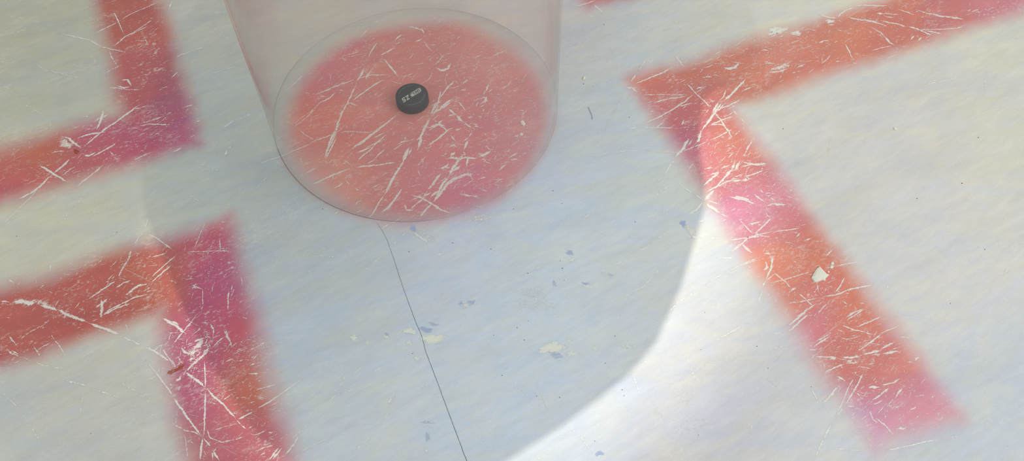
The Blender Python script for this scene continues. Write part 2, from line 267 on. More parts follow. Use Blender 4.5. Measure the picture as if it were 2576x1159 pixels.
# width px, strength, points in tile coordinates
TRACE = """
A 3 .8 395,232 520,262 650,290 735,342 860,368 960,392
A 3 .9 690,245 770,205 860,163
A 2 .8 860,163 940,110 1050,60 1170,10
A 2 .8 818,75 850,125 875,185 910,260
A 3 .9 825,340 870,305 910,268 960,245 1010,215
A 2 .7 920,270 1040,190 1130,130
A 2 .7 940,265 1010,220 1080,190
A 3 .7 1270,435 1310,405 1400,372 1520,332
A 2 .6 1520,545 1620,515 1780,465
A 3 .6 1600,945 1700,885 1850,825
A 4 1 595,1085 680,1010 760,945 830,900 900,845 980,790 1045,750
A 5 1 705,945 725,900 745,840 752,800
A 4 .9 560,1005 650,980 740,965 800,958
A 5 1 450,995 500,1010 550,1050 595,1080
A 9 1 440,1040 470,1065 510,1050
A 6 .9 455,1000 480,1040 450,1075
A 5 1 600,1130 650,1135 700,1105
A 4 .9 660,1150 760,1095 860,1035
A 6 .9 735,870 760,850 800,830
A 6 .9 690,890 730,860 760,870
A 7 .8 600,855 650,840
A 4 .8 870,580 930,580 960,630 900,640 850,625
A 8 .7 930,720 915,730
A 3 .8 1000,925 1080,905 1150,905 1260,912
A 3 .8 1020,900 1100,880 1200,845
A 2 .8 1240,575 1290,530 1305,515
A 3 .7 770,640 850,640 940,655 1030,650
A 3 .6 790,360 820,430 860,485
A 3 .6 760,550 800,510 850,490 900,470
A 2 .7 1040,250 1060,285 1085,340
A 2 .6 1000,300 1060,290
A 2 .5 570,95 640,55 720,15
A 3 .5 330,490 420,530 520,560 640,575
A 2 .5 0,275 120,235 240,205
A 3 .5 210,440 330,510 450,540
A 2 .5 640,380 720,480 790,560
A 3 .4 60,620 150,700 240,830
A 3 .4 180,720 250,800 330,840
A 2 .6 275,975 330,940 395,895
A 4 .8 1225,75 1245,35 1260,0
A 5 .7 1640,1150 1655,1090 1700,1050
A 3 .5 1350,290 1400,250
A 2 .5 1560,230 1690,290
E 4 1 385,105 470,40 510,0
E 4 1 275,40 320,65 385,105 440,135 500,170
E 4 1 385,105 340,150 300,195 230,245 120,300
E 2 .8 300,195 200,300 80,420 0,500
E 3 .9 545,220 620,150 700,90 760,35
E 2 .7 780,65 830,20
E 2 .7 430,135 520,70 570,45
E 2 .7 525,130 545,180 515,190
E 3 .5 420,520 480,420 560,330 650,220
E 2 .5 640,670 720,600 850,535 1000,450
E 2 .5 1070,270 1130,255 1210,230
E 2 .5 640,390 760,380
E 2 .5 1080,410 1070,470 1050,520
E 3 .6 1060,520 1000,590 960,640
E 4 .8 960,650 930,740 890,800 860,870
E 6 .8 890,790 880,820
E 3 .9 630,1030 720,970 800,915 850,880
E 6 .9 790,910 840,900
E 3 .8 1065,545 1130,570 1190,610 1270,670
E 3 .8 1100,720 1160,700 1220,685
E 3 .9 1095,870 1160,810 1220,755 1290,690
E 3 .9 1090,910 1170,840 1260,760
E 5 .9 900,1000 960,960 1010,920 1090,905
E 3 1 735,1140 820,1085 900,1050 980,1010 1095,980
E 6 .9 740,1020 745,1080 730,1150
E 5 .9 690,1080 740,1060 790,1010
E 5 1 0,1030 70,1045
E 9 1 90,1045 150,1035 230,1050 265,1045
E 7 1 290,1065 340,1075 420,1100
E 5 1 420,1095 480,1130 540,1155
E 3 .8 110,560 110,560
E 3 .6 275,960 310,925 340,905
E 6 .8 55,870 80,890 105,905
E 4 .8 370,750 365,830
E 6 .8 490,770 535,755
E 5 .7 610,765 640,790
E 2 .6 640,790 690,760
E 2 .8 575,680 605,715
E 2 .6 1410,660 1450,570 1500,450
E 2 .7 1330,675 1480,672 1640,668 1700,690
E 6 .7 1600,672 1660,672
E 5 .7 1615,460 1650,460
E 2 .6 1475,930 1478,1080
E 3 .7 1665,940 1662,1110
E 2 .7 1710,935 1670,1035
E 6 .8 1665,1030 1660,1033
E 3 .6 1400,920 1450,950
E 3 .7 1290,1110 1350,1070
E 4 .9 1410,1150 1445,1125
E 2 .4 0,880 110,850 330,790
E 2 .5 400,420 460,370
E 3 .5 0,500 120,420 230,360
E 3 .4 1360,250 1490,330 
E 3 .5 1430,20 1540,70 1640,100
I 5 1 420,60 480,90 560,120 640,150
I 5 1 640,150 720,180 800,210 880,242
I 4 .6 880,242 960,285 1040,320
I 4 .9 1040,320 1120,355 1200,410 1250,440
I 7 1 670,150 700,125
I 5 .9 735,130 745,60 740,0
I 4 .9 745,100 830,55 960,5
I 3 .9 1255,320 1300,260 1360,190 1440,90
I 5 1 1180,115 1230,145 1290,180 1330,215 1360,232
I 6 1 1240,140 1290,160 1300,190
I 3 .8 1340,190 1400,160
I 2 .6 1215,225 1310,225
I 4 .7 1460,155 1530,150 1555,200 1555,260
I 3 .7 1400,250 1450,200 1480,180
I 5 1 1350,515 1420,440 1480,390 1530,340
I 8 1 1390,470 1450,420
I 7 1 1380,400 1420,360 1450,360
I 8 1 1490,300 1520,330 1480,380
I 6 1 1250,440 1260,470 1290,470
I 5 .9 1300,400 1320,440 1280,470
I 5 .9 1320,330 1350,370 1400,380
I 4 .9 1400,300 1440,280 1500,260
I 5 .9 1500,240 1540,270
I 3 .8 1550,330 1600,280 1640,250
I 3 .6 1640,195 1670,270 1695,330
I 6 1 1235,590 1260,620 1240,640
I 6 .9 1270,580 1310,560 1320,530
I 5 .8 1200,500 1215,530
I 5 1 1345,512 1420,560 1495,620
I 4 1 1495,620 1560,690 1640,760 1725,860
I 3 .9 1725,860 1790,830 1850,795
I 3 .8 1725,860 1760,900 1800,930 1850,900
I 2.5 1 1490,430 1497,540 1497,640
I 3 1 1497,640 1495,800 1490,920 1480,985
I 4 .9 1475,985 1470,1060 1455,1159
I 3 .9 1060,430 1150,530 1230,640 1270,700
I 4 1 1250,680 1300,750 1380,860 1440,940 1480,990
I 3 .8 1480,990 1540,1060
I 4 1 1550,1080 1600,1159
I 3 .8 1545,1080 1550,1159
I 4 .9 1480,1070 1500,1120 1470,1130
I 2 .7 1240,870 1290,905 1350,935 1420,950 1480,985
I 2 .8 1500,910 1530,990 1620,1025 1700,1000
I 2 .7 1620,1025 1780,985
I 2 .7 1550,935 1640,910 1720,890
I 3 .7 1590,750 1560,740 1510,730
I 2 .6 1290,770 1290,860
I 3 .6 1385,1005 1430,1055
I 2 .6 1340,950 1355,1020 1370,1150
I 6 .5 470,570 560,590 650,620
I 5 .5 650,625 740,655 840,690 910,715
I 5 .5 240,440 330,465 420,480 500,490
I 4 .7 150,400 80,370 40,340
I 4 .8 150,390 110,370 80,350
I 3 .7 165,400 240,440
I 4 .7 60,240 100,290 130,330
I 3 .6 360,220 400,280 440,330 490,410
I 3 .6 270,360 320,320 380,290
I 3 .6 240,310 270,360 310,420
I 2 .6 135,285 200,230 300,180 380,120
I 4 .6 320,170 310,200
I 4 .7 560,195 590,180
I 3 .5 905,140 930,200 970,260
I 4 .5 885,590 950,630 1010,665
I 3 .5 1010,665 1060,710 1110,755
I 5 .6 930,580 950,555
I 2 .5 950,560 1040,450 1110,370
I 3 .8 1110,370 1160,320 1200,310
I 3 .6 1050,575 1120,550 1160,520 1160,470
I 2 .5 0,640 90,730 150,800 210,880
I 3 .5 210,880 260,960 300,1040
I 2 .5 605,640 595,760 580,830 
I 4 .6 560,890 580,880
I 2 .4 1050,900 1060,950
I 2 .4 1060,800 1180,860
I 2 .4 320,640 310,800 310,960
I 3 .4 0,530 100,450 200,400
J 3 1 0,790 90,740 180,680 270,615 380,545
J 2 .9 0,645 90,620 175,595
J 3 .5 180,700 270,665 350,640
J 4 .9 100,1159 140,1110 180,1060
J 4 1 130,1150 170,1100 200,1065
J 4 .8 215,1130 260,1070 300,1020 330,960
J 2 .7 250,1020 330,950 400,880 480,770
J 3 .6 310,1110 400,1060 500,1010 610,960
J 3 .5 510,735 560,670 630,600 680,490
J 2 .6 515,740 600,680 750,630
J 2 .5 690,570 740,510 800,460
J 3 .5 850,520 900,490 950,460
J 2 .5 570,375 620,350 655,325
J 6 .5 1200,640 1250,610 1290,590
J 5 .5 1000,660 990,720 970,770
J 3 .8 0,1090 50,1070 150,1040
J 5 .8 90,955 150,945
J 5 .8 40,1120 90,1090
J 2 .5 1270,650 1360,700
J 2 .4 1480,820 1570,860 1660,910
J 2 .4 1570,930 1680,1020 1800,1100
J 4 .5 700,1120 760,1060 860,960
J 3 .4 0,330 150,300 300,290
J 3 .4 720,1159 800,1060 960,830 1080,570
B 3 .8 215,670 290,610 365,535
B 2.5 .9 440,690 540,650 640,610 750,575
B 2 .8 750,575 860,545 990,545
B 4 1 745,600 775,550 800,495
B 7 1 810,580 830,540 850,515
B 5 .9 840,525 880,525
B 3 .9 750,600 720,660 690,730 650,800 610,890 580,960
B 6 1 690,745 740,770
B 7 1 665,765 700,750
B 3 1 700,745 790,680 870,620 960,570
B 2 .8 960,570 1000,545
B 3 1 640,795 620,880
B 5 1 590,940 560,1010 530,1100 510,1150
B 5 .9 540,1080 580,1000 600,950
B 3 1 1060,815 990,880 900,950 800,1030 680,1100
B 2 .9 860,1010 960,960
B 4 1 1080,250 1020,295
B 3 .9 1030,345 960,380 910,410
B 4 1 940,425 970,465 1010,510 1050,555
B 3 .9 900,300 860,360 830,420
B 3 .8 840,200 800,240 760,290
B 6 .9 870,150 900,140 870,180
B 4 .7 830,170 880,160
B 3 .7 500,410 550,400
B 2 .7 700,520 790,480
B 3 .9 1110,190 1160,200 1230,225 1240,260
B 2 .8 1230,290 1260,340 1300,380
B 6 .8 1270,450 1300,410
B 6 1 1320,495 1370,515 1410,500 1430,460
B 6 1 1600,420 1650,405
B 5 1 1210,465 1240,455
B 4 .9 1510,470 1540,475
B 3 .8 1360,430 1390,395
B 3 .9 1340,730 1400,650 1470,575
B 3 1 1300,830 1340,740 1360,650
B 4 1 1340,800 1400,750 1450,720
B 3 .9 1385,570 1400,600
B 3 .8 1250,600 1290,560
B 3 .7 1330,570 1370,560
B 5 .8 1510,620 1560,570
B 5 .8 1800,650 1850,620
B 4 .9 1820,370 1850,390
B 3 .7 1700,520 1740,510 1740,540
B 4 .8 1710,600 1690,660 1660,700
B 8 .9 1640,720 1690,700 1680,760
B 5 .9 1590,735 1640,720
B 3 .6 310,880 400,820 490,740
B 3 .8 450,760 540,720 600,670
B 2 .7 280,930 340,890 450,790
B 2 .8 220,980 120,1050
B 2 .7 380,920 440,905
B 3 .8 440,1020 520,1000 620,960
B 2 .7 620,955 720,960 870,965
B 4 .5 190,800 240,780
B 2 .7 320,940 380,990 440,1020
B 4 .8 1270,950 1340,910 1370,870
B 4 1 1250,100 1290,115
B 3 .8 1260,130 1290,105
B 5 .6 1480,140 1510,150
B 5 .6 1610,140 1650,150
B 6 1 1210,1000 1240,960
F 4 1 1285,0 1240,60 1215,120 1190,220
F 5 1 1215,130 1230,90
F 6 1 1130,200 1100,260 1080,320
F 5 1 1080,320 1040,380 1000,450 950,540
F 3 .9 950,540 900,620 860,690 820,730
F 2.5 1 620,0 595,80 555,150 530,220 505,300
F 5 1 560,130 600,120
F 4 .9 505,300 540,320 570,290
F 3 .9 510,300 560,210 600,130
F 3 1 385,485 470,455 560,410 640,380 720,350
F 3 1 720,350 830,340 920,330 1050,310
F 5 1 820,340 880,330
F 3 .9 330,490 385,485
F 2 1 0,345 100,300 190,270 300,225 440,165
F 3 .9 440,160 520,130 600,95
F 3 1 1000,0 900,70 800,150 690,230
F 2 .9 760,240 850,190 960,140
F 4 1 745,245 800,225 850,200
F 5 1 1085,490 1040,560 980,640 905,695
F 3 .9 990,650 950,665
F 3 .9 940,560 1000,470
F 6 1 1300,610 1370,520 1430,440
F 4 1 1200,720 1250,660 1300,610
F 4 1 1150,550 1230,580 1300,620 1360,660 1450,690
F 5 1 1310,640 1350,665
F 4 1 1370,490 1440,440 1510,410 1580,390
F 6 .9 1560,390 1590,430
F 3 1 1085,610 1110,660 1170,665
F 3 .9 1130,660 1200,600 1260,550
F 3 .9 1260,520 1320,440 1370,380
F 5 .9 1110,520 1090,540
F 2 .7 1100,700 1030,740 960,770
F 4 .8 580,500 620,480 655,460
F 5 .6 720,500 780,520 790,500
F 3 .6 650,430 720,500
F 2 .8 710,640 760,600 790,590
F 2 .8 720,690 760,670 800,665
F 3 .7 330,320 380,340
F 2 .6 340,240 360,290
F 2 .8 330,410 420,370 460,350
F 2 .8 640,290 720,340
F 2 .8 1190,360 1210,420 
F 4 .9 1500,540 1570,560 1640,570
F 4 .7 1440,580 1450,590
F 3 .8 1650,510 1700,530
F 3 .8 740,330 770,280 850,220 900,160 980,100
F 3 .8 870,300 910,250 960,210
F 4 .5 430,910 470,870
F 3 .5 0,1000 0,1000
F 3 .6 750,1150 840,1070 960,970
F 3 .5 960,970 1040,880 1120,810
F 5 .6 980,760 1060,740
F 5 .7 1150,810 1220,870 1290,910
F 3 .7 910,810 1000,745
F 2 .4 0,990 300,995 600,1000 800,965 960,940
F 5 .5 1290,1000 1340,985 1390,965
F 3 .5 1020,860 1080,830
F 6 .5 1560,730 1640,710
F 4 .5 1600,770 1650,730
F 3 .9 570,700 630,660
F 3 .8 650,690 700,680
F 3 .8 1300,760 1310,730
F 3 .8 820,730 850,710
F 2 .7 1050,40 1080,20
F 2 .8 1000,230 1050,200 1100,160
F 2 .5 0,520 80,430 120,400
M 5 1 380,200 340,290 300,370 270,420
M 5 1 270,420 215,490
M 6 1 285,430 260,520 235,590
M 4 1 385,190 420,120 440,60 520,10
M 4 1 400,190 450,130 480,60
M 4 1 430,155 530,95 600,45 640,20
M 4 1 585,100 640,150 690,185
M 8 1 680,180 730,235 780,270
M 5 1 780,270 830,310 880,330
M 4 .8 410,220 480,285 560,345 600,400
M 3 .8 600,400 650,460 690,500
M 4 1 360,340 440,300 500,300 570,310
M 4 1 370,340 440,290 540,235
M 4 1 570,200 640,180 690,165
M 4 1 335,550 440,480 530,410 600,350 660,325
M 7 1 410,490 450,470
M 4 .8 650,375 720,345 750,320
M 8 1 870,290 940,290 900,320 950,320
M 6 1 880,330 900,350
M 9 1 940,210 980,195 960,225
M 6 1 1000,140 1010,110
M 9 1 970,50 1010,30 1050,20
M 7 1 960,90 1010,60
M 4 1 880,360 850,410 830,450
M 5 1 830,470 800,520 770,600
M 9 1 740,640 800,640 770,610
M 7 1 770,640 720,700 670,770 600,890
M 9 1 720,680 700,730
M 7 1 640,840 700,800 740,760
M 5 1 570,700 640,680 730,690 830,680 940,690
M 7 1 940,680 1000,650 1060,620 1100,600
M 8 1 960,650 1000,630 930,630
M 8 1 970,700 1030,690 1010,730
M 6 1 1100,600 1060,570 1030,540
M 6 .9 1020,560 1050,530
M 4 .8 1100,610 1190,600
M 5 1 520,660 580,620
M 8 1 610,680 640,640 690,600
M 6 1 600,740 580,770 540,800 480,810
M 4 .9 540,810 590,800 630,780
M 4 .9 830,640 800,790
M 6 1 620,530 680,540 640,510
M 4 .9 590,560 650,530 700,560
M 6 1 600,900 540,970 490,1060 440,1150
M 5 1 490,1050 380,1140
M 4 1 540,1020 620,970 700,915 790,890
M 8 1 790,880 850,880 880,860
M 5 1 850,900 890,940
M 5 .9 820,850 870,870
M 5 .9 520,850 460,920 410,990 350,1060
M 4 .8 350,1060 290,1150
M 4 1 140,560 110,640 70,720 20,810
M 8 1 70,730 40,790
M 5 1 175,560 130,650
M 6 .9 720,1100 790,1120 740,1090
M 7 .9 870,1130 940,1120
M 4 .9 980,960 1010,1000
M 4 1 990,1050 1060,1080
M 4 .9 1340,142 1395,140
M 5 .9 1410,125 1480,125
M 5 .9 1260,130 1270,140
M 4 .7 1550,350 1610,315
M 4 .8 1420,440 1440,420
M 3 .7 1270,690 1340,660 1430,610
M 4 .7 1300,710 1380,700 1430,710
M 5 .8 1480,610 1500,640
M 4 .7 1530,580 1560,610 1590,560
M 3 .7 1600,560 1640,520
M 4 .7 1140,700 1180,710
M 3 .7 1030,370 1070,390
M 5 .8 950,510 960,540
M 4 .7 1010,460 1030,480
M 4 .7 800,360 840,360
M 4 .9 0,820 20,800
M 5 .8 40,440 70,450
M 5 1 90,1090 120,1080
M 4 .9 160,1110 240,1150
M 5 1 10,1090 70,1020
M 3 .7 200,1070 290,1080
M 4 .7 0,620 50,590
M 3 .8 0,530 60,490 150,480
M 3 .8 700,10 760,90 810,150
M 4 .8 810,210 840,220 870,270
C 3 .9 480,50 550,30 640,0
C 4 .9 610,30 700,100
C 2 .6 570,125 650,115
C 5 .7 1010,420 970,480 930,530
C 4 .8 930,530 890,600
C 6 .7 1060,425 1020,470
C 3 1 1210,480 1120,530 1000,580 900,620
C 7 1 850,640 930,640
C 4 .8 870,620 950,680
C 2 .6 760,500 870,490 1000,460
C 4 .8 1200,390 1240,440 1280,490
C 2 .6 1500,250 1530,310 1555,370
C 4 .6 1180,340 1210,380
C 2 .8 950,690 1040,690 1150,690 1310,690
C 3 .9 1040,750 1110,735 1180,715 1310,700
C 3 .8 1270,590 1330,640 1370,690 1430,740 1480,800
C 4 .8 1480,800 1540,870 1600,960 1640,1020
C 3 1 1360,675 1280,740 1190,800 1100,850 950,920
C 2 1 860,945 950,920
C 5 1 1730,570 1670,640 1610,700 1560,740
C 2.5 1 1585,650 1560,710 1530,740
C 5 1 1560,740 1500,820 1450,890 1400,960
C 6 1 1400,950 1380,1030 1360,1050
C 4 1 1530,740 1480,830
C 3 .9 1700,720 1600,770 1500,810
C 3 .9 1460,910 1540,880 1640,845
C 3 .9 1460,910 1540,905 1600,915
C 2.5 1 1450,1030 1540,990 1640,935
C 2 .8 1250,1110 1350,1070 1450,1030
C 6 1 1310,1010 1270,1080 1210,1150
C 4 1 1340,1010 1300,1070
C 2 .9 1000,1095 1120,1105 1270,1112
C 2 .7 550,1150 700,1120 850,1100 1000,1095
C 3 .8 950,930 1080,930 1220,930
C 3 .8 1230,940 1270,930
C 3 .8 1230,780 1350,745
C 5 1 1360,650 1420,630
C 7 1 1565,490 1600,505 1650,490 1680,450
C 5 1 1450,440 1490,430
C 4 1 1600,420 1640,395
C 5 .9 1510,430 1550,410
C 5 .9 1490,545 1540,555
C 5 .9 1600,580 1640,575
C 5 1 1760,495 1790,500
C 3 .9 1700,665 1780,630
C 4 .8 1350,410 1370,395
C 4 .7 1620,790 1680,850
C 3 .6 1680,850 1760,930
C 3 .8 1780,1010 1740,1080 1700,1159
C 2 .8 1000,1060 1080,1060
C 4 .8 1060,940 1140,880
C 2 .4 880,490 960,480
C 4 .3 680,980 730,880 800,760 850,650
C 3 .4 540,670 640,610 760,580
C 2 .4 370,920 470,900
C 3 .4 380,350 500,320 600,270
C 2 .4 900,240 1060,170
C 2 .4 1110,230 1230,190 
C 2 .4 1170,155 1350,160
C 3 .4 470,260 560,230 720,150 800,100
C 3 .4 560,420 680,400 800,380
C 4 .4 700,440 800,480 850,460
C 3 .4 690,350 850,355
C 5 .5 800,470 840,460
C 4 1 1590,1120 1640,1110 1600,1150
C 4 .9 1620,1050 1660,1080
D 3 1 400,105 470,125 540,130
D 3 1 540,140 560,100 620,65 680,45
D 2.5 1 640,45 740,40 840,42 930,45
D 2 .9 870,98 1000,108
D 5 1 820,98 880,100
D 4 1 600,120 680,140 760,150 850,160
D 3.5 1 850,150 960,170 1050,195
D 4 1 1050,190 1140,220 1240,260
D 3 1 1170,220 1240,235 1310,250
D 3 .9 700,140 800,160 920,195
D 2 .9 1080,225 1180,215 1300,215 1470,200
D 4 1 1230,115 1320,120 1460,140
D 3 .9 1380,125 1470,145
D 3 .9 1110,70 1200,100 1300,115
D 2.5 .9 780,195 850,235 890,270
D 4 1 880,260 920,310 960,330
D 3 .8 960,340 990,375
D 3 .9 595,320 630,380 660,440
D 4 .8 600,300 640,275
D 9 1 50,240 110,230 160,210
D 12 1 90,225 140,200
D 5 1 160,245 180,235
D 6 1 210,245 280,245
D 5 1 470,185 520,180
D 5 1 470,240 490,215
D 5 1 540,220 580,225
D 5 1 350,215 385,225
D 4 .9 510,315 550,295
D 5 .9 660,270 690,285
D 5 .8 1070,295 1110,250
D 5 .8 1120,310 1160,260
D 2 .9 720,125 760,150 700,150
D 4 1 5,460 90,465
D 3 .9 0,450 60,450
D 4 1 30,530 120,520 180,500
D 5 .8 110,490 190,480 
D 3 1 240,495 310,465
D 3 .8 190,540 270,515
D 5 .8 110,600 160,580
D 4 1 340,370 360,370
D 3 .9 380,405 410,430
D 4 .9 520,440 560,410
D 4 .8 720,410 740,400
D 2 .8 780,370 860,350 950,330
D 2 .7 880,430 960,405 1020,385
D 3 .7 640,450 700,470
D 2 .8 1470,90 1530,60
D 2 .8 1500,100 1580,60
D 5 1 1150,125 1175,130
D 3 .9 980,65 1050,90 1110,110
D 4 .7 1270,0 1290,10
D 3 .6 1260,180 1280,170
D 2.5 .6 1165,620 1240,605 1340,585 1440,560
D 2 .4 1570,815 1680,790 1800,770
D 2 .4 500,990 480,1060 470,1159
D 4 .6 200,740 250,705
D 2 .5 80,690 180,685
D 3 .6 270,910 300,912
D 3 .6 345,912 365,912
D 5 .3 1640,500 1620,580 1610,660
D 2 .3 1150,790 1280,660
D 3 1 0,390 30,410
D 3 1 60,300 110,320
D 4 .9 20,480 60,470
G 3 .9 1215,0 1180,40 1130,120
G 2 .8 1130,120 1070,180
G 3 .8 1040,295 1120,225 1225,150
G 4 .8 1225,160 1280,210 1350,255
G 3 1 1350,255 1420,305
G 3 1 1240,190 1270,170
G 4 1 1660,0 1620,80 1560,150 1500,210
G 5 1 1690,10 1640,90
G 6 1 1500,215 1420,310
G 4 1 1420,310 1360,370 1310,410
G 3 1 1420,250 1520,200 1600,160 1720,150
G 4 1 1540,90 1480,140 1410,200
G 6 1 1430,325 1490,360 1540,395
G 3 1 1540,395 1600,425
G 3 .8 1440,300 1540,330
G 6 1 1700,150 1760,150 1730,130
G 4 1 1600,275 1680,290 1750,310 1800,330
G 7 1 1640,290 1700,295
G 5 1 1750,315 1800,330
G 3 .9 1560,215 1600,200
G 4 1 1780,260 1850,300
G 3 1 1690,60 1760,40 1850,30
G 4 .9 1420,70 1490,60
G 5 1 1460,120 1540,90
G 3 .9 1540,70 1620,40
G 2 .8 540,435 600,390
G 2 .5 600,520 700,550 850,565 1100,580
G 2 .6 1100,580 1300,575 1500,578 1600,585
G 3 1 1600,595 1700,580 1850,555
G 2.5 .7 730,790 850,735 960,665 1060,600
G 2 .7 1060,600 1140,540 1240,475
G 2 .6 920,470 1060,405 1160,365 1340,285
G 2 .5 480,680 570,625 700,560 880,490
G 2 .7 1140,780 1140,780
G 3 .5 1150,1110 1190,1070 1300,1000 1400,930
G 2 .9 1400,930 1540,850 1690,775 1850,720
G 4 .8 1370,470 1440,440
G 5 .8 1320,540 1380,600
G 3 .8 1290,540 1350,590
G 4 .7 1390,540 1420,540
G 3 .8 1600,690 1700,610 1770,550
G 3 .9 1690,610 1780,690
G 3 .9 1690,450 1760,530
G 5 .9 1740,480 1840,455
G 3 .6 750,1060 860,990 980,930 1130,760
G 2 .5 0,900 120,830 300,760
G 4 .5 660,830 720,800
G 3 .5 400,600 440,580
G 5 .5 540,560 580,590
G 5 .5 1100,410 1200,400
G 2 .4 250,450 360,470 500,510
G 2 .3 740,270 850,260 920,180
G 3 .7 1520,720 1650,720
G 4 .3 850,1159 880,1090
H 2.5 1 0,590 100,575 200,550 300,530
H 2 1 300,530 420,515 510,500
H 2.5 .9 0,95 60,60 50,20
H 4 1 70,20 170,40 270,30
H 3 1 90,130 190,100 240,80
H 6 1 70,160 140,150 110,130
H 3 1 0,170 80,150
H 6 1 20,270 80,285 150,320
H 5 1 130,310 180,330
H 4 1 160,250 210,290 250,315
H 3 .9 200,210 240,260
H 6 .9 290,330 340,330 400,330
H 5 .8 270,270 330,310
H 4 .8 250,350 330,310
H 5 .9 130,475 210,460
H 3 .8 60,440 130,520 160,550
H 3 .9 160,560 230,490 300,420
H 3 .9 70,620 150,690
H 3 .9 0,680 100,600
H 5 1 235,690 300,690
H 3.5 1 300,700 295,780 250,880
H 6 .9 250,740 260,790 230,820
H 5 .9 250,880 225,940
H 4 .5 225,940 190,1080
H 2 .9 0,800 90,760 190,720
H 2 .9 250,890 320,830
H 2 .9 260,910 380,880 480,850 600,815
H 2 .9 750,785 830,765 940,750
H 2 .9 390,1055 520,1035 640,1010
H 3 1 640,1010 760,990 860,950 960,930 1070,910
H 3 1 470,1155 550,1100 620,1050
H 5 .8 540,1090 580,1080
H 3 1 830,1159 890,1120 960,1090
H 3 .9 300,820 400,900 440,950
H 3 .8 480,970 540,1020 600,1080
H 3 .9 750,980 790,930 830,850
H 6 .9 770,960 800,970
H 5 1 720,790 740,760
H 4 .9 460,580 510,530
H 4 .9 470,700 490,715
H 5 .9 450,745 470,745
H 3 .9 480,790 500,830
H 2 .9 520,600 600,570
H 2 .8 600,600 680,595
H 4 .8 340,665 390,655
H 5 .8 430,630 450,640
H 3 .8 680,720 740,650
H 3 .9 800,1030 850,1060
H 4 .8 820,1080 840,1070
H 4 .9 930,1050 980,1050
H 3 .9 890,1100 930,1110
H 3 .5 990,830 1010,840
H 5 .4 1130,890 1150,960
H 4 .9 340,900 370,910
H 5 .9 640,1010 680,1020
H 3 .9 620,900 640,980
H 3 .6 780,560 830,560
L 3.5 1 175,180 250,120 320,60
L 3 1 320,60 370,20
L 3 1 170,230 240,170 300,110 340,90
L 2 .9 600,140 660,100 740,50
L 3 1 680,185 760,150 830,120 870,100
L 2.5 .9 560,170 680,210 820,240
L 5 1 540,200 590,220 590,240
L 2 .8 830,240 900,210 1000,170
L 3 .9 380,290 440,260 490,225
L 6 1 480,222 492,230
L 5 1 330,310 360,335
L 3 1 360,335 420,290 480,250
L 3 1 690,360 800,280 870,230
L 4 1 850,350 900,320 960,290
L 5 1 720,385 790,370 860,350
L 4 1 860,380 920,370 1000,355
L 5 1 800,385 860,380
L 2.5 1 370,400 470,402 560,405
L 4 1 560,400 640,410 720,385
L 6 1 480,420 540,410
L 5 1 600,440 660,420 700,460
L 2.5 1 435,520 520,480 600,450
L 2.5 1 600,450 700,440
L 4 1 560,450 580,490
L 5 1 530,540 590,570 600,580
L 6 1 540,560 560,580
L 4 .9 550,610 500,670 430,750
L 7 .9 540,610 560,620
L 3 1 735,505 690,600 640,680 590,760
L 3 .9 590,760 530,840 
L 2 1 670,530 610,650 570,750 520,840
L 4 .6 520,850 460,960 410,1060 370,1159
L 6 1 760,620 850,620
L 2.5 1 850,610 950,590 1000,550
L 3 1 790,720 850,680 920,620
L 3 1 960,710 985,660 1020,630
L 3 .9 660,655 720,690
L 4 .8 770,740 800,720
L 2.5 .8 770,780 800,860 850,880
L 3 .9 810,840 880,890 960,980
L 5 .7 850,840 880,880
L 4 .8 880,850 910,810
L 6 .7 960,930 1050,915
L 2.5 .8 870,1090 960,1070 1060,1050 1160,1020 1300,1000
L 2 .5 1300,1000 1440,975
L 2.5 .6 430,1060 560,1070 740,1085
L 4 .8 600,760 680,760
L 3 .8 630,850 670,840
L 3 .7 660,930 710,970
L 2.5 .8 780,580 795,545
L 3 .8 870,560 890,570
L 3 .8 960,490 970,480
L 6 .8 1080,410 1130,410
L 3 .8 1090,440 1150,390
L 4 .7 1010,420 1040,440
L 3 .5 960,250 1100,270 1130,290
L 3 .9 1090,660 1110,640
L 3 .8 920,770 940,750
L 3 .8 1010,840 1020,820
L 4 .8 1060,790 1130,760
L 2.5 .7 340,630 370,670 400,730
L 6 .5 380,510 410,520
L 3 .5 0,355 100,335 200,315
L 3 .5 20,240 150,225
L 3 .4 1000,100 1180,100
L 5 .4 1780,1060 1800,1040
L 2 .3 0,540 100,620
L 3 .6 300,220 330,240
K 3 .7 1150,80 1230,10
K 2.5 .7 1490,290 1600,230 1710,170
K 5 .5 1700,160 1760,155
K 2 .4 1380,430 1450,400
K 2 .6 890,500 930,600 955,690
K 3 .5 1250,360 1300,430 1380,600
K 4 .5 370,860 430,910
K 3 .5 430,910 520,980 600,1090
K 3 .4 200,580 260,740 320,830
K 3 .4 0,590 100,650 190,730
K 3 .4 40,680 70,760
K 3 .4 720,190 860,50
K 4 .5 610,140 640,180
K 4 .6 180,1110 240,1159
K 5 .5 240,1080 300,1080
K 4 .5 960,440 1030,430
K 3 .4 820,700 830,640
K 3 .4 1730,1000 1800,850 1850,780
K 3 .4 1360,840 1470,890
K 2 .3 1140,600 1300,560
K 3 .3 1300,560 1480,430 1850,370
N 7 1 610,960 700,920 640,870 680,830
N 6 1 730,830 760,880 700,900
N 7 1 790,790 860,760 880,800
N 5 .9 640,780 690,720
N 5 .9 540,850 590,830 560,780
N 5 .9 550,920 600,900
N 6 1 430,950 470,1030
N 4 .9 520,960 560,1000
N 6 .9 800,660 850,700
N 4 .7 650,60 740,110 790,120
N 4 .7 610,100 700,110
N 4 .7 1240,830 1300,860 1340,830
N 5 .7 1280,940 1350,960
N 4 .7 1380,740 1450,760
N 4 .6 1200,860 1250,820
N 4 .7 1110,1040 1200,1030
N 4 .7 1180,1090 1240,1110
N 4 .7 960,640 1010,600
N 5 .7 1030,580 1060,640 1100,740 1130,800
"""
SNOW = np.array([.84, .81, .745]); owners = {}
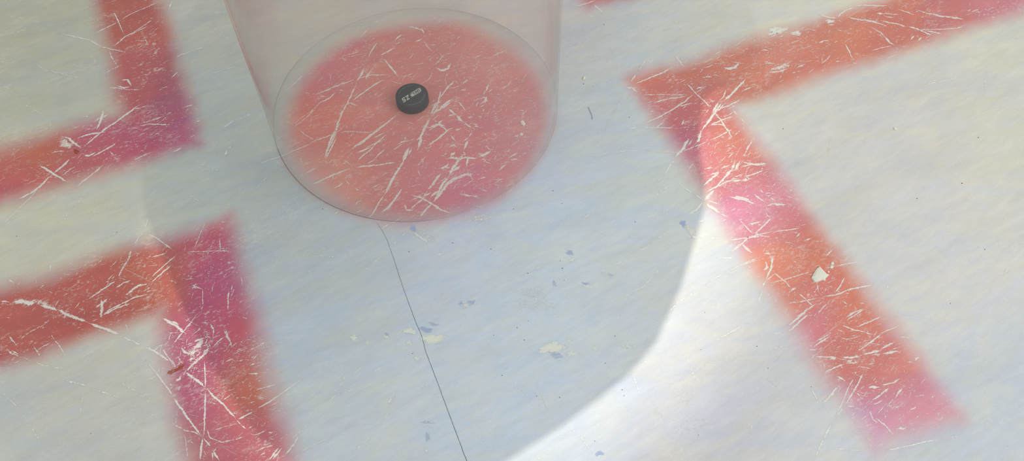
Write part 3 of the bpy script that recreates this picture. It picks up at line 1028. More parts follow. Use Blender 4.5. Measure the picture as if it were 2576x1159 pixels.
RV = {'pts': [], 's': [], 't': []}; QF = []
ptv, pts_s, pts_t = [], [], []
nv = 0
def add_strip(P, wid, amt, tint=SNOW, gap=0.):
    """P (n,2) ground points, half widths wid (n), amounts (n) -> quads, edges fade to nothing"""
    global nv
    n = len(P)
    if n < 2: return
    d = np.gradient(P, axis=0); L = np.hypot(d[:, 0], d[:, 1])+1e-9; N = np.stack([-d[:, 1]/L, d[:, 0]/L], 1)
    rows = np.stack([P-N*wid[:, None], P, P+N*wid[:, None]], 1)
    a = np.zeros((n, 3)); a[:, 1] = amt
    ptv.append(rows.reshape(-1, 2)); pts_s.append(a.ravel()); pts_t.append(np.tile(tint, (n*3, 1)))
    i = nv + np.arange(n-1)*3
    for k in (0, 1): QF.append(np.stack([i+k, i+3+k, i+4+k, i+1+k], 1))
    nv += n*3
def resample(P, step):
    P = np.asarray(P, float); seg = np.hypot(*np.diff(P, axis=0).T); L = np.concatenate([[0], np.cumsum(seg)])
    if L[-1] < 1e-6: return P[:1]
    n = max(3, int(L[-1]/step)+1); t = np.linspace(0, L[-1], n)
    return np.stack([np.interp(t, L, P[:, 0]), np.interp(t, L, P[:, 1])], 1)
def stroke(pix, w, s, tint=SNOW, jag=1., wk=1.0):
    pix = [np.asarray(p, float) for p in pix]
    for i in range(1, len(pix)-1):                # a sharp turn starts a new stroke
        a, b = pix[i]-pix[i-1], pix[i+1]-pix[i]
        if a@b < .45*np.hypot(*a)*np.hypot(*b):
            stroke(pix[:i+1], w, s, tint, jag, wk); stroke(pix[i:], w, s, tint, jag, wk); return
    Q = resample(pix, 5.)
    n = len(Q)
    if n < 3: return
    ph = rng.normal(0, 1, n); ph = np.convolve(ph, [.25, .5, .25], 'same')
    d = np.gradient(Q, axis=0); L = np.hypot(d[:, 0], d[:, 1])+1e-9
    Q = Q + np.stack([-d[:, 1]/L, d[:, 0]/L], 1)*(ph*.35*min(w, 4)*.5*jag)[:, None]
    taper = np.clip(np.minimum(np.arange(n), n-1-np.arange(n))/max(2., n*.18), .25, 1)
    wid = w*wk*taper*(.75+.5*rng.random(n))
    px = ground(Q[:, 0], Q[:, 1]); dpx = np.hypot(*(ground(Q[:, 0]+1, Q[:, 1])-px).T)
    add_strip(px, wid*dpx, s*(.80+.35*rng.random(n))*np.clip(taper+.3, 0, 1), tint)
for ln in TRACE.strip().splitlines():
    q = ln.split(); x0, y0, k = TILE[q[0]]; w = float(q[1]); s = float(q[2])
    pp = [(x0+float(a.split(',')[0])/k, y0+float(a.split(',')[1])/k) for a in q[3:]]
    g_ = ground([pp[0][0], pp[-1][0]], [pp[0][1], pp[-1][1]]); on_p = red_amount(g_[:, 0], g_[:, 1]).max() > .3
    stroke(pp, w*1.05+.6, (.25+.74*s) if on_p else (.24+.66*s), SNOW if on_p else np.array([.93, .92, .86]))
    # ragged crumbs thrown beside the stronger strokes
    if s >= .8:
        Q = resample(pp, 14.)
        for c in Q:
            if rng.random() < .75:
                o = rng.normal(0, w*1.5+2, 2); a = rng.uniform(-1.2, .3); l = rng.uniform(2, 9)
                e = np.array([math.cos(a), math.sin(a)])*l
                stroke([c+o-e, c+o, c+o+e], rng.uniform(1.2, 2.8), rng.uniform(.45, .95))

# scattered short scrapes: (centre x, centre y, spread x, spread y, count, slope angle, spread of angle)
SCAT = [(1950,110,120,70,160,-.4,.8),(1800,170,120,60,140,-.4,.9),(2080,60,110,40,120,-.2,.9),(1680,100,150,70,160,-.35,.4),(1560,90,120,80,140,-.3,.4),(1250,730,200,90,160,-.3,.7),(1060,300,330,250,1300,-.5,.6),(1180,420,150,120,420,-.45,.7),(900,150,160,90,260,-.5,.9),(1200,140,170,80,220,-.3,.9),(400,120,90,120,150,-.55,.5),(400,330,110,60,320,-.3,.5),
 (200,400,180,60,260,-.4,.8),(250,700,220,90,420,-.5,.8),(540,650,80,100,160,-1.0,.8),(480,880,90,80,420,-.7,1.0),(600,1000,110,140,460,-.4,.6),(640,880,70,40,200,-.3,.5),
 (1950,130,200,60,480,-.3,.7),(2250,70,230,50,200,-.1,.5),(1750,250,140,100,330,-.5,.6),(1850,420,110,100,800,-.6,.6),(1930,520,100,80,420,.1,.8),(1980,650,120,110,260,-.4,.8),
 (2080,780,130,110,300,-.5,.7),(2160,890,130,70,420,-.2,.6),(2240,1020,130,90,260,-.5,.9),(1600,120,160,70,260,-.35,.4),(500,250,160,150,70,-.5,.5),(150,200,160,120,110,-.3,1.1),
 (1210,545,90,30,180,-.2,1.0),(1350,740,140,70,300,-.1,.9),(1100,820,170,70,200,-.3,.8),(1400,900,100,60,180,-.2,1.),(1750,1000,180,110,300,-.4,.9),(1600,900,90,70,120,-.6,.6),(2200,250,300,200,90,-.3,.8),
 (300,1050,260,120,90,-.8,.8),(900,700,220,130,110,-.6,.4),(1600,600,240,160,90,-.5,.4),(1000,1050,260,110,110,-.5,.8),(1288,580,1500,700,1100,-.45,.9)]
for cx, cy, sx, sy, n, a0, sa in SCAT:
    n = int(n*1.7) if n > 150 and cx != 1288 else n
    c0 = (rng.random((n, 2))+rng.random((n, 2))-1)*[sx*1.25, sy*1.25] + [cx, cy]
    g = ground(c0[:, 0], np.clip(c0[:, 1], -80, 1300)); rm = red_amount(g[:, 0], g[:, 1])
    for i in range(n):
        if not (-40 < c0[i, 0] < 2620 and -40 < c0[i, 1] < 1200): continue
        if (c0[i, 0]-1037)**2+(c0[i, 1]-250)**2 < 50**2: continue
        a = a0+rng.normal(0, sa*.6); l = rng.exponential(3.6)+1.3
        if rng.random() < .25: l *= .4
        e = np.array([math.cos(a), math.sin(a)])*min(l, 26); b = np.array([-e[1], e[0]])*rng.normal(0, .09)
        s = rng.uniform(.42, .95) if rm[i] > .35 else rng.uniform(.14, .50)
        w = rng.uniform(1.0, 2.8) if rng.random() < .84 else rng.uniform(2.6, 5.0)
        stroke([c0[i]-e, c0[i]+b, c0[i]+e], w, s, SNOW if rm[i] > .35 else np.array([.93, .92, .86]))

# fine round crumbs, thick on the paint
for i in range(11000):
    cx, cy = rng.uniform(0, W), rng.uniform(0, H); g = ground(cx, cy)
    on_paint = red_amount(g[None, 0], g[None, 1])[0] > .4
    if (not on_paint and rng.random() < .88) or (cx-1037)**2+(cy-250)**2 < 2500: continue
    a = rng.uniform(-1.4, .6); l = rng.uniform(.8, 3.2); e = np.array([math.cos(a), math.sin(a)])*l
    stroke([[cx-e[0]*3, cy-e[1]*3], [cx, cy], [cx+e[0]*3, cy+e[1]*3]] if l > 2.6 else [[cx-5, cy-3*rng.random()], [cx, cy], [cx+5, cy]], rng.uniform(1.2, 3.0), rng.uniform(.35, .95))
# patches: packed snow pads, blue gouges and bare red gouges (x, y, rx, ry, angle, amount, colour)
PAD = (.84, .87, .76); BLU = (.42, .51, .74); DRK = (.36, .09, .05); WHT = (.86, .84, .78)
PATCH = [(1090,852,34,13,-.1,1.3,PAD),(1030,832,22,9,.1,1.1,PAD),(1072,829,20,7,.2,1.2,BLU),(1090,815,14,5,.3,.9,BLU),(1030,862,10,8,-.4,1.,PAD),(890,850,12,10,0,1.,PAD),(973,848,9,5,.5,1.1,PAD),(973,840,7,4,.4,1.0,BLU),(925,862,6,7,.6,.9,PAD),
 (1050,900,12,10,-.6,.75,PAD),(1388,875,40,14,-.2,1.3,PAD),(1398,893,22,10,.3,.85,BLU),(1440,890,22,7,0,1.,PAD),(1435,857,12,8,-.3,.8,PAD),(1498,876,8,6,.3,1.2,PAD),(1580,870,24,8,-.1,.75,PAD),(1345,760,70,30,.1,.55,PAD),(1330,735,50,16,.1,.55,PAD),
 (1433,636,11,8,.3,1.0,BLU),(1437,652,14,7,.3,.9,PAD),(1394,712,6,13,-.3,.8,BLU),(1474,713,10,4,.2,1.1,BLU),(1478,720,14,6,.2,1.0,PAD),(1535,692,12,6,.4,.8,BLU),(1525,690,22,10,.2,.5,PAD),
 (1718,562,8,10,-.5,1.3,BLU),(1738,580,22,10,.7,.8,WHT),(1040,575,8,11,-.6,1.2,BLU),(1080,598,34,9,.5,.7,PAD),(1508,1140,14,7,-.2,1.2,BLU),(1075,1098,8,15,0,.9,BLU),(1075,1062,20,5,.1,.8,BLU),(1075,1073,20,5,0,.8,PAD),(1072,1130,9,9,0,.9,PAD),
 (1185,760,14,7,-.1,1.0,BLU),(1160,765,9,9,-.7,.8,BLU),(1172,768,18,8,-.3,.7,WHT),(1210,548,45,16,-.1,.6,WHT),(450,926,22,5,-.55,1.3,DRK),(430,935,16,7,-.5,.8,DRK),(192,381,8,7,.5,1.2,DRK),(500,868,26,9,-.7,.9,WHT),(485,885,22,10,-.4,.8,WHT),
 (165,362,20,12,.3,.9,WHT),(1955,77,26,11,-.2,1.3,PAD),(2003,84,16,6,0,1.1,WHT),(1965,168,34,8,-.3,.8,WHT),(2088,54,14,5,0,1.,WHT),(1940,585,14,9,0,.4,WHT),(1720,995,40,26,.6,.40,WHT),(1655,1040,30,12,.9,.45,WHT),(1740,1070,60,30,-.2,.35,WHT),
 (100,760,40,9,.2,.7,WHT),(640,860,40,18,-.3,.40,WHT),(520,728,24,10,.2,.35,WHT),(905,65,30,8,-.4,.5,WHT),(930,120,30,22,-.4,.45,WHT),(1440,100,120,40,-.4,.28,WHT),(980,90,70,30,-.4,.3,WHT),
 (150,210,60,24,.2,.25,(.62,.68,.66)),(1280,940,60,60,.4,.22,WHT),(1180,955,60,24,-.3,.2,(.82,.76,.74))]
for x, y, rx, ry, an, am, tc in PATCH:
    am *= .84 if tc in (PAD, BLU) else 1
    n = 28; th = np.linspace(0, 2*math.pi, n, endpoint=False); rr = 1+.16*np.sin(3*th+x)+.12*np.sin(5*th+y)+.08*rng.normal(0, 1, n)
    c, s = math.cos(an), math.sin(an)
    rings = []
    for k, f in enumerate((.02, .45, .75, 1.0)):
        u, v = rx*rr*f*1.15*np.cos(th), ry*rr*f*1.15*np.sin(th)
        rings.append(ground(x+c*u-s*v, y+s*u+c*v))
        pts_s.append(np.full(n, am*(.80, .72, .42, 0)[k])); ptv.append(rings[-1]); pts_t.append(np.tile(tc, (n, 1)))
        if k:
            i = nv+np.arange(n); j = nv+(np.arange(n)+1) % n
            QF.append(np.stack([i-n, j-n, j, i], 1))
        nv += n
V2 = np.concatenate(ptv); SS = np.concatenate(pts_s); TT = np.concatenate(pts_t); QF = np.concatenate(QF)

def tri(a, b, c): return (b[:, 0]-a[:, 0])*(c[:, 1]-a[:, 1]) - (b[:, 1]-a[:, 1])*(c[:, 0]-a[:, 0])
c4 = V2[QF]; t1 = tri(c4[:, 0], c4[:, 1], c4[:, 2]); t2 = tri(c4[:, 0], c4[:, 2], c4[:, 3])
ok = (t1*t2 > 0) & (np.minimum(np.abs(t1), np.abs(t2)) > 1e-9)      # leave folded slivers out, face the rest upward
QF = QF[ok]; neg = t1[ok] < 0; QF[neg] = QF[neg][:, ::-1]

# every scrape quad belongs to the piece of the surface under its middle
mid = V2[QF].mean(1); mu, mv = turned(mid[:, 0], mid[:, 1])
own = np.full(len(QF), 'floor', dtype=object)
def in_rect(u, v, q): return (u > q[0]) & (u < q[1]) & (v > q[2]) & (v < q[3])
for nme, rects in MARKS.items():
    for q in rects: own[in_rect(mu, mv, q)] = nme
own[np.hypot(mu-DOTC[0], mv-DOTC[1]) < DOTR] = 'dot'
def with_scrapes(key, X, Y, F, z):
    sel = np.nonzero(own == key)[0]; q = QF[sel]
    # unshared quads so that each stroke can lie a hair above the one before it
    vv = V2[q].reshape(-1, 2); zz = np.repeat(.00014 + 2.5e-6*(sel % 97), 4)
    V = np.concatenate([np.column_stack([X, Y, np.full(len(X), z)]), np.column_stack([vv, zz])])
    s = np.concatenate([np.zeros(len(X)), SS[q].ravel()]); t = np.concatenate([np.tile(SNOW, (len(X), 1)), TT[q].reshape(-1, 3)])
    return ice_mesh(key, V, np.concatenate([F, len(X)+np.arange(len(q)*4).reshape(-1, 4)]), s, t, len(F))

X, Y, F = grid(-2.4, 2.8, -1.35, 2.2, .010)
floor = link('floor', with_scrapes('floor', X, Y, F, 0.))
tag(floor, 'scraped white and pale blue rink ice under the red markings', None, None, 'structure')
LB = {'right': 'long red painted corner marking right of the spot, its arm running to lower right',
 'lower_left': 'red painted corner marking at the lower left, heavily scraped, below the other left one',
 'upper_left': 'red painted corner marking at the upper left, with one arm going up out of frame',
 'upper_right': 'red painted marking tip at the top edge, right of the clear tube'}
for nme, rects in MARKS.items():
    st = .006; us, vs = [], []
    P_, F_ = [], []; base = 0
    a, b = rects                                      # upright arm, then level arm; the corner belongs to the upright one
    ru = (a[0], a[1], a[2], a[3])
    lv = (a[1], b[1], b[2], b[3]) if b[1] > 1 else (b[0], a[0], b[2], b[3])
    for q in (ru, lv):
        x_, y_, f_ = grid(*q, st); P_.append(np.stack([x_, y_], 1)); F_.append(f_+base); base += len(x_)
    P_ = np.concatenate(P_); wx, wy = unturned(P_[:, 0], P_[:, 1])
    o = link('painted_marking', with_scrapes(nme, wx, wy, np.concatenate(F_), .00008))
    tag(o, LB[nme], 'marking', 'red corner markings around the spot')
nr, na = 50, 160
rr, aa = np.meshgrid(np.linspace(0.0005, DOTR, nr), np.linspace(0, 2*math.pi, na, endpoint=False), indexing='ij')
wx, wy = unturned(DOTC[0]+(rr*np.cos(aa)).ravel(), DOTC[1]+(rr*np.sin(aa)).ravel())
i = np.arange(nr*na).reshape(nr, na); j = np.roll(i, -1, 1)
F = np.stack([i[:-1], i[1:], j[1:], j[:-1]], -1).reshape(-1, 4)
o = link('painted_spot', with_scrapes('dot', wx, wy, F, .00008))
tag(o, 'large round red painted spot in the ice, under the puck and inside the clear tube', 'spot')

# ---------------------------------------------------------------- hairline crack
CRK = [(948,560),(962,580),(975,606),(992,655),(1003,690),(1018,735),(1033,775),(1048,815),(1062,848),(1071,885),(1085,920),(1098,955),(1108,982),(1122,1020),(1137,1060),(1152,1100),(1167,1140),(1180,1175),(1200,1230)]
Q = resample(CRK, 7.); Q[:, 0] += rng.normal(0, .25, len(Q)); g = ground(Q[:, 0], Q[:, 1])
d = np.gradient(g, axis=0); L = np.hypot(d[:, 0], d[:, 1]); N = np.stack([-d[:, 1]/L, d[:, 0]/L], 1)
me = bpy.data.meshes.new('crack'); hw = .6*np.clip(.00022+.00042*np.linspace(0, 1, len(g))**.5*rng.uniform(.7, 1.2, len(g)), .0002, .001)
bm = bmesh.new(); rows = []
for k in range(len(g)):
    rows.append([bm.verts.new((*(g[k]+N[k]*hw[k]*s), z)) for s, z in ((-1, .00045), (0, .0007), (1, .00045))])
for a, b in zip(rows[:-1], rows[1:]):
    for c in (0, 1): bm.faces.new((a[c], b[c], b[c+1], a[c+1]))
bm.to_mesh(me); bm.free()
o = link('hairline_crack', me, simple('crack_dark', (92, 98, 104), .8, .1))
tag(o, 'thin dark hairline crack running from below the tube to the bottom edge', 'crack')

# ---------------------------------------------------------------- clear tube
def lathe(name, prof, cx, cy, n=192, closed=True):
    bm = bmesh.new(); rings = []
    for r, z in prof: rings.append([bm.verts.new((cx+r*math.cos(2*math.pi*k/n), cy+r*math.sin(2*math.pi*k/n), z)) for k in range(n)])
    m = len(rings)
    for a in range(m if closed else m-1):
        A, B = rings[a], rings[(a+1) % m]
        for k in range(n): bm.faces.new((A[k], A[(k+1) % n], B[(k+1) % n], B[k]))
    bmesh.ops.recalc_face_normals(bm, faces=bm.faces)
    me = bpy.data.meshes.new(name); bm.to_mesh(me); bm.free()
    for p in me.polygons: p.use_smooth = True
    return me
tube = bpy.data.objects.new('display_tube', None); C.objects.link(tube); tube.location = (TX, TY, 0)
tag(tube, 'tall clear acrylic tube standing on the ice around the red spot and puck', 'tube')
TH, TT_ = 1.18, .0040
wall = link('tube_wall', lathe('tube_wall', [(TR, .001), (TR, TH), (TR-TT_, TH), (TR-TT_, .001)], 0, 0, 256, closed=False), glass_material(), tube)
for e in wall.data.edges: pass
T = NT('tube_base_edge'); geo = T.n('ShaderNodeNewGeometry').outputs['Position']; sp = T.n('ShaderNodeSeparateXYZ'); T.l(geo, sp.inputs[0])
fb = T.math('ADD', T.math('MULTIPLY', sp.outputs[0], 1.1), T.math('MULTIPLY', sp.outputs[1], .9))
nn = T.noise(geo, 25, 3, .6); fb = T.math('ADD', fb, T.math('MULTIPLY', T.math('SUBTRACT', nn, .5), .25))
cc = T.mix(T.ramp(fb, -.42, -.02), tuple(lin((136, 114, 104))), tuple(lin((236, 226, 220))))  # brown seam at the front, pale back carries a painted highlight
b = T.n('ShaderNodeBsdfPrincipled'); T.l(cc, b.inputs['Base Color']); b.inputs['Roughness'].default_value = .35; T.l(b.outputs[0], T.out.inputs[0])
link('base_edge', lathe('base_edge', [(TR+.0005, .0006), (TR+.0005, .0011), (TR+.0001, .0013), (TR-.0002, .0008)], 0, 0, 256), T.m, tube)

# unseen panel added below the lamp, its outline shaped to cast the round-fronted shadow
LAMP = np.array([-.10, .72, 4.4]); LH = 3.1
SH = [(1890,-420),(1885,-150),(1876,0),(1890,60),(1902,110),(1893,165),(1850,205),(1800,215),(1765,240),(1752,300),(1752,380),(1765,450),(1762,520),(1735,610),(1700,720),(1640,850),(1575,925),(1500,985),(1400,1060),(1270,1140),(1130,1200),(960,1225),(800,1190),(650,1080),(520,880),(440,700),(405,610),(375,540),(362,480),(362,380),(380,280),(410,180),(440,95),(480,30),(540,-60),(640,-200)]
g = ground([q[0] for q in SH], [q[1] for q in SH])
k = (LAMP[2]-LH)/LAMP[2]; blocker = LAMP[:2] + (g-LAMP[:2])*k
bm = bmesh.new(); lo = [bm.verts.new((p[0], p[1], LH)) for p in blocker]; hi = [bm.verts.new((p[0], p[1], LH+.012)) for p in blocker]
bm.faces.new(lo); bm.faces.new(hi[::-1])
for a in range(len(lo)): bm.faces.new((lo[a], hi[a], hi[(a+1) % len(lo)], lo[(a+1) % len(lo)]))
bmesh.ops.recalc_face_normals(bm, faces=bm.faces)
me = bpy.data.meshes.new('blocker'); bm.to_mesh(me); bm.free()
tag(link('shadow_panel', me, simple('panel_white', (205, 205, 200), .5, .2)), 'added round fronted white shadow panel, unseen high above the tube', None, None, 'structure')

# ---------------------------------------------------------------- puck
puck = bpy.data.objects.new('hockey_puck', None); C.objects.link(puck); puck.location = (0, 0, .0004)
tag(puck, 'black rubber ice hockey puck with silver logo lying on the red spot', 'puck')
pr, ph = .0381, .0254
T = NT('black_rubber'); tc = T.n('ShaderNodeTexCoord').outputs['Object']; kk = T.noise(tc, 900, 4, .7); k2 = T.noise(tc, 60, 3, .6)
b = T.n('ShaderNodeBsdfPrincipled')
T.l(T.mix(T.math('ADD', T.math('MULTIPLY', kk, .5), T.math('MULTIPLY', k2, .5)), tuple(lin((14, 30, 38))), tuple(lin((32, 50, 60)))), b.inputs['Base Color'])
b.inputs['Roughness'].default_value = .62; b.inputs['Specular IOR Level'].default_value = .35
bp = T.n('ShaderNodeBump'); bp.inputs['Strength'].default_value = .10; bp.inputs['Distance'].default_value = .0004; T.l(kk, bp.inputs['Height']); T.l(bp.outputs[0], b.inputs['Normal'])
T.l(b.outputs[0], T.out.inputs[0]); RUB = T.m
prof = [(.0001, 0), (pr-.0022, 0), (pr-.0007, .0006), (pr, .0022)]
for q in range(1, 10):                                  # fine moulded grooves on the side band
    z = .0022+(ph-.0044)*q/10; prof.append((pr-(.00022 if q % 2 else 0), z))
prof += [(pr, ph-.0022), (pr-.0007, ph-.0006), (pr-.0022, ph), (pr-.0045, ph), (pr-.0050, ph-.00018), (.0001, ph-.00018)]
body = link('puck_body', lathe('puck_body', prof, 0, 0, 128, closed=False), RUB, puck)
SIL = simple('silver_print', (190, 192, 182), .5, .3); DKP = simple('dark_print', (34, 38, 40), .6, .2); FNT = simple('faint_print', (128, 134, 134), .6, .2)
def pk(cx, cy): return ground(970+cx/10.54, 195+cy/10.54, ph)
A0 = pk(905, 345); A1 = pk(435, 640)                     # reading direction of the logo, D to 5
ax = (A1-A0)/np.hypot(*(A1-A0)); ay = np.array([-ax[1], ax[0]])
def local(p): d = p-pk(800, 395); return d@ax, d@ay
def flat(name, outline, z, th, mat, parent):
    bm = bmesh.new(); lo = [bm.verts.new((*p, z)) for p in outline]; hi = [bm.verts.new((*p, z+th)) for p in outline]
    bm.faces.new(lo[::-1]); bm.faces.new(hi)
    for a in range(len(lo)): bm.faces.new((lo[a], lo[(a+1) % len(lo)], hi[(a+1) % len(lo)], hi[a]))
    bmesh.ops.recalc_face_normals(bm, faces=bm.faces)
    me = bpy.data.meshes.new(name); bm.to_mesh(me); bm.free(); return link(name, me, mat, parent)
def on(u, v, o=None):
    o = pk(800, 395) if o is None else o; return o+ax*u+ay*v
def pill(hl, hh, rad, sh=.35, n=8):
    pts = []
    for cx, cy, a0 in ((hl-rad, hh-rad, 0), (-hl+rad, hh-rad, 90), (-hl+rad, -hh+rad, 180), (hl-rad, -hh+rad, 270)):
        for k in range(n+1):
            a = math.radians(a0+90*k/n); u, v = cx+rad*math.cos(a), cy+rad*math.sin(a); pts.append(on(u+sh*v, v))
    return pts
zt = ph-.00018
flat('badge_outline', pill(.0163, .0070, .0055), zt, .00012, FNT, puck)
flat('badge_gap', pill(.0155, .0063, .005), zt+.0001, .00012, RUB, puck)
badge = flat('logo_badge', pill(.0143, .0054, .0045), zt+.0002, .00015, SIL, puck); badge['label'] = 'silver rounded badge with dark DEL lettering'
def poly_text(name, polys, ou, ov, sx, sy, sh, z, mat, parent):
    """letters drawn as polygons in a unit cell, sheared and laid flat along the logo"""
    bm = bmesh.new()
    for dx, P in polys:
        pts = [on(ou+(dx+p[0])*sx+sh*p[1]*sy, ov+p[1]*sy) for p in P]
        lo = [bm.verts.new((*p, z)) for p in pts]; hi = [bm.verts.new((*p, z+.00012)) for p in pts]
        bm.faces.new(hi); bm.faces.new(lo[::-1])
        for a in range(len(lo)): bm.faces.new((lo[a], lo[(a+1) % len(lo)], hi[(a+1) % len(lo)], hi[a]))
    bmesh.ops.recalc_face_normals(bm, faces=bm.faces)
    me = bpy.data.meshes.new(name); bm.to_mesh(me); bm.free(); return link(name, me, mat, parent)
Dp = [(0, [(0,0),(.8,0),(.8,.22),(.25,.22),(.25,.78),(.0,.78)]), (0, [(0,.78),(.8,.78),(.7,1),(0,1)]), (0, [(.65,.22),(.8,0),(1,.2),(1,.8),(.7,1),(.65,.78)])]
Ep = [(1.2, [(0,0),(.85,0),(.85,.2),(.25,.2),(.25,1),(0,1)]), (1.2, [(.25,.8),(.85,.8),(.85,1),(.25,1)]), (1.2, [(.25,.4),(.75,.4),(.75,.6),(.25,.6)])]
Lp = [(2.25, [(0,0),(.75,0),(.85,.22),(.25,.22),(.25,1),(0,1)]), (2.25, [(.9,.0),(1.1,-.2),(1.15,.35),(.98,.3)])]
poly_text('league_lettering', Dp+Ep+Lp, -.0118, -.0036, .0068, .0070, .35, zt+.00036, DKP, badge)
two = [(0, [(.05,1),(.95,1),(1.05,.78),(.1,.78)]), (0, [(.72,.78),(1.05,.78),(.42,.24),(.05,.24)]), (0, [(0,0),(1.0,0),(1.0,.24),(0,.24)])]
five = [(1.25, [(.1,1),(1.0,1),(1.0,.8),(.1,.8)]), (1.25, [(.1,.8),(.38,.8),(.38,.62),(.1,.42)]), (1.25, [(.1,.42),(.38,.62),(1.0,.62),(1.0,.42)]), (1.25, [(.72,.42),(1.0,.42),(1.0,.2),(.72,.2)]), (1.25, [(0,0),(1.0,0),(1.0,.2),(0,.2)])]
poly_text('numeral_lettering', two+five, .0172, -.0064, .0084, .0128, .35, zt, SIL, puck)
def ring_marks(a0, a1, n, skip, big=()):
    bm = bmesh.new()
    for k in range(n):
        if k in skip: continue
        a = math.radians(a0+(a1-a0)*(k+.5)/n); c, s = math.cos(a), math.sin(a)
        hh_ = .0008 if k not in big else .0012; ww = .0005*rng.uniform(.6, 1.2) if k not in big else .0009
        o2 = [(-ww, -hh_), (ww, -hh_), (ww, hh_*rng.uniform(.2, 1)), (-ww, hh_)]
        R_ = .0300
        vs_ = [bm.verts.new((c*(R_+q[1])-s*q[0], s*(R_+q[1])+c*q[0], zt+.00012)) for q in o2]
        bm.faces.new(vs_)
    me = bpy.data.meshes.new('rim_print'); bm.to_mesh(me); bm.free(); link('rim_print', me, FNT, puck)
p1, p2, p3 = pk(345, 455), pk(720, 225), pk(600, 725); p4 = pk(1010, 440)
an = lambda p: math.degrees(math.atan2(p[1], p[0]))
b0 = an(p1) % 360; b1 = an(p2) % 360; ring_marks(b1, b0, 26, (8, 9, 17), (14,))
c0_ = an(p3) % 360; c1_ = an(p4)+360; ring_marks(c0_, c1_, 30, (13, 16), (14, 15))

# ---------------------------------------------------------------- loose chips, crumbs and specks
CH = simple('snow_chip', (236, 234, 220), .7, .2, .3)
def chip(name, px, py, outline, h, label, cat, group=None, mat=CH):
    g0 = ground(px, py); k = np.hypot(*(ground(px+1, py)-g0))
    bm = bmesh.new(); n = len(outline)
    pts = [ground(px+a, py+b)-g0 for a, b in outline]
    lo = [bm.verts.new((p[0], p[1], 0)) for p in pts]; md = [bm.verts.new((p[0]*.93, p[1]*.93, h*.6)) for p in pts]; hi = [bm.verts.new((p[0]*.62, p[1]*.62, h*rng.uniform(.85, 1.1))) for p in pts]; t = bm.verts.new((0, 0, h*1.05))
    bm.faces.new(lo[::-1])
    for a in range(n):
        b_ = (a+1) % n; bm.faces.new((lo[a], lo[b_], md[b_], md[a])); bm.faces.new((md[a], md[b_], hi[b_], hi[a])); bm.faces.new((hi[a], hi[b_], t))
    me = bpy.data.meshes.new(name); bm.to_mesh(me); bm.free()
    o = link(name, me, mat); o.location = (g0[0], g0[1], .0004); tag(o, label, cat, group); return o
chip('snow_clump', 2062, 690, [(-22,10),(-16,-2),(-8,-14),(0,-20),(6,-12),(10,-8),(18,0),(22,4),(15,10),(14,18),(6,15),(-6,20),(-14,20)], .004, 'white triangular clump of packed snow on the right red marking', 'snow')
def blob(r, n=9): return [(r*math.cos(a)*rng.uniform(.8, 1.15), r*.85*math.sin(a)*rng.uniform(.8, 1.15)) for a in np.linspace(0, 6.283, n, endpoint=False)]
for x, y, r in ((2094,663,5),(2092,672,5),(2084,684,3),(2081,692,3.5)):
    chip('snow_crumb', x, y, blob(r), .002, 'small white snow crumb beside the triangular clump on the red marking', 'snow', 'snow crumbs beside the triangular clump')
chip('snow_chip', 1315, 310, [(-6,-4),(0,-7),(5,-2),(7,3),(2,7),(-4,3)], .0025, 'small white snow chip inside the tube near its right wall, the larger one', 'snow')
chip('snow_chip', 1312, 338, blob(4.5), .002, 'tiny white snow chip inside the tube just below the larger chip', 'snow')
chip('snow_chip', 2252, 324, blob(4.5), .002, 'lone white snow pellet on the clean ice right of the red markings', 'snow')
chip('snow_chip', 1469, 197, [(-3,4),(0,-4),(4,-3),(2,3)], .003, 'tiny glinting ice chip on the ice right of the tube', 'snow')
DS = simple('dark_speck', (70, 73, 86), .8, .1)
for x, y, r in ((1139,611,1.9),(1029,633,1.6),(1235,626,1.5),(1391,480,1.8),(1414,512,1.2),(1292,526,1.6),(1598,558,1.7),(1415,675,2.0),(1328,687,1.8),(1409,656,1.3),(1420,705,1.2),(1301,824,1.7),(1319,855,1.8),(1329,807,1.3),(1547,845,1.6),(1523,914,1.4),(1565,980,1.7),(1570,995,1.5),
 (1408,999,1.7),(1350,996,1.5),(1496,1109,1.5),(1757,1094,1.4),(1773,786,1.4),(1904,871,1.8),(1763,879,1.4),(812,526,1.6),(42,594,1.7),(294,584,1.4),(229,1090,1.6),(2307,499,1.9),(1970,324,1.6),(2461,346,1.6),(2477,627,1.8),(2420,461,2.2),(1468,211,1.8),(1519,62,1.5),(2391,763,1.8),(1932,926,1.6),(2040,973,1.5),(1583,295,1.6),(1038,889,1.5),(1242,843,1.5),(1263,944,1.7)):
    chip('dark_speck', x, y, blob(r*.6, 7), .0008, 'tiny dark speck of dirt lying on the pale ice', 'speck', 'dark dirt specks on the ice', DS)
Q = resample([(1480,270),(1484,280),(1487,286),(1489,293),(1490,301)], 4.); g = ground(Q[:, 0], Q[:, 1]); bm = bmesh.new(); rows = []
for k in range(len(g)):
    d = g[min(k+1, len(g)-1)]-g[max(k-1, 0)]; d = d/np.hypot(*d); n_ = np.array([-d[1], d[0]]); q_ = []
    for m in range(6):
        a = m*math.pi/3; q_.append(bm.verts.new((*(g[k]+n_*.0004*math.cos(a)), .0012+.0004*math.sin(a))))
    rows.append(q_)
for A, B in zip(rows[:-1], rows[1:]):
    for m in range(6): bm.faces.new((A[m], A[(m+1) % 6], B[(m+1) % 6], B[m]))
bm.faces.new(rows[0]); bm.faces.new(rows[-1]); bmesh.ops.recalc_face_normals(bm, faces=bm.faces)
me = bpy.data.meshes.new('loose_fibre'); bm.to_mesh(me); bm.free()
tag(link('loose_fibre', me, simple('fibre_grey', (120, 122, 128), .7, .2)), 'short thin dark fibre lying on the ice right of the tube', 'fibre')

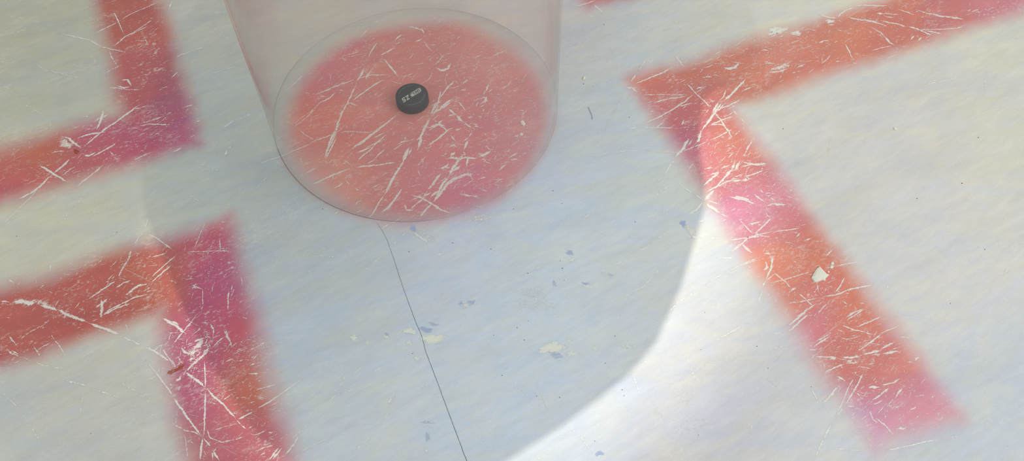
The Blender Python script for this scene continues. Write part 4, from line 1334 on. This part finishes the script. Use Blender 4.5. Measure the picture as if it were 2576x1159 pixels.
# ---------------------------------------------------------------- light
w = bpy.data.worlds.new('hall'); bpy.context.scene.world = w; w.use_nodes = True
nt = w.node_tree; nt.nodes.clear(); wo = nt.nodes.new('ShaderNodeOutputWorld'); bg = nt.nodes.new('ShaderNodeBackground')
tcw = nt.nodes.new('ShaderNodeTexCoord'); sx_ = nt.nodes.new('ShaderNodeSeparateXYZ'); mr = nt.nodes.new('ShaderNodeMapRange'); mx = nt.nodes.new('ShaderNodeMix'); mx.data_type = 'RGBA'
nt.links.new(tcw.outputs['Generated'], sx_.inputs[0]); nt.links.new(sx_.outputs[0], mr.inputs[0]); mr.inputs[1].default_value = -1; mr.inputs[2].default_value = 1
nt.links.new(mr.outputs[0], mx.inputs[0]); mx.inputs[6].default_value = (.78, .80, .74, 1); mx.inputs[7].default_value = (.98, 1.0, 1.02, 1)
nt.links.new(mx.outputs[2], bg.inputs[0]); bg.inputs[1].default_value = .66; nt.links.new(bg.outputs[0], wo.inputs[0])
def aim(o, p):
    from mathutils import Vector
    o.rotation_euler = (Vector(p)-o.location).to_track_quat('-Z', 'Y').to_euler()
def lamp(name, typ, loc, target, energy, col, **k):
    l = bpy.data.lights.new(name, typ); l.energy = energy; l.color = col
    for a, v in k.items(): setattr(l, a, v)
    o = bpy.data.objects.new(name, l); C.objects.link(o); o.location = loc; aim(o, target); return o
lamp('ceiling_lamp', 'SPOT', LAMP, (0, 0, 0), 42, (1, .94, .85), spot_size=math.radians(110), spot_blend=1.0, shadow_soft_size=.0035)
tg = np.array([.12, -.25])
lamp('band_fill_spot', 'SPOT', LAMP, (tg[0], tg[1], 0), 440, (1, .895, .80), spot_size=2*math.atan(.73/4.45), spot_blend=.55, shadow_soft_size=.0035)  # second lamp added at the same place for the bright band round the shadow
lamp('side_fill', 'AREA', (3.2, -1.6, 2.6), (.6, -.4, 0), 48, (.97, .99, 1.0), shape='RECTANGLE', size=2.0, size_y=1.6)  # added area fill, makes the ice brighter towards the right

# ---------------------------------------------------------------- camera
cd = bpy.data.cameras.new('camera'); cd.sensor_width = 36; cd.lens = PF/W*36; cd.clip_start = .01
co = bpy.data.objects.new('camera', cd); C.objects.link(co)
from mathutils import Matrix
M = Matrix(((RT[0], UP[0], -FWD[0], PX), (RT[1], UP[1], -FWD[1], PY), (RT[2], UP[2], -FWD[2], PZ), (0, 0, 0, 1)))
co.matrix_world = M
sc = bpy.context.scene; sc.camera = co
sc.view_settings.view_transform = 'Standard'; sc.view_settings.look = 'None'; sc.view_settings.exposure = 0; sc.view_settings.gamma = 1
sc.cycles.caustics_reflective = False; sc.cycles.caustics_refractive = False
sc.cycles.transparent_max_bounces = 64
sc.cycles.max_bounces = 6; sc.cycles.diffuse_bounces = 2; sc.cycles.glossy_bounces = 3
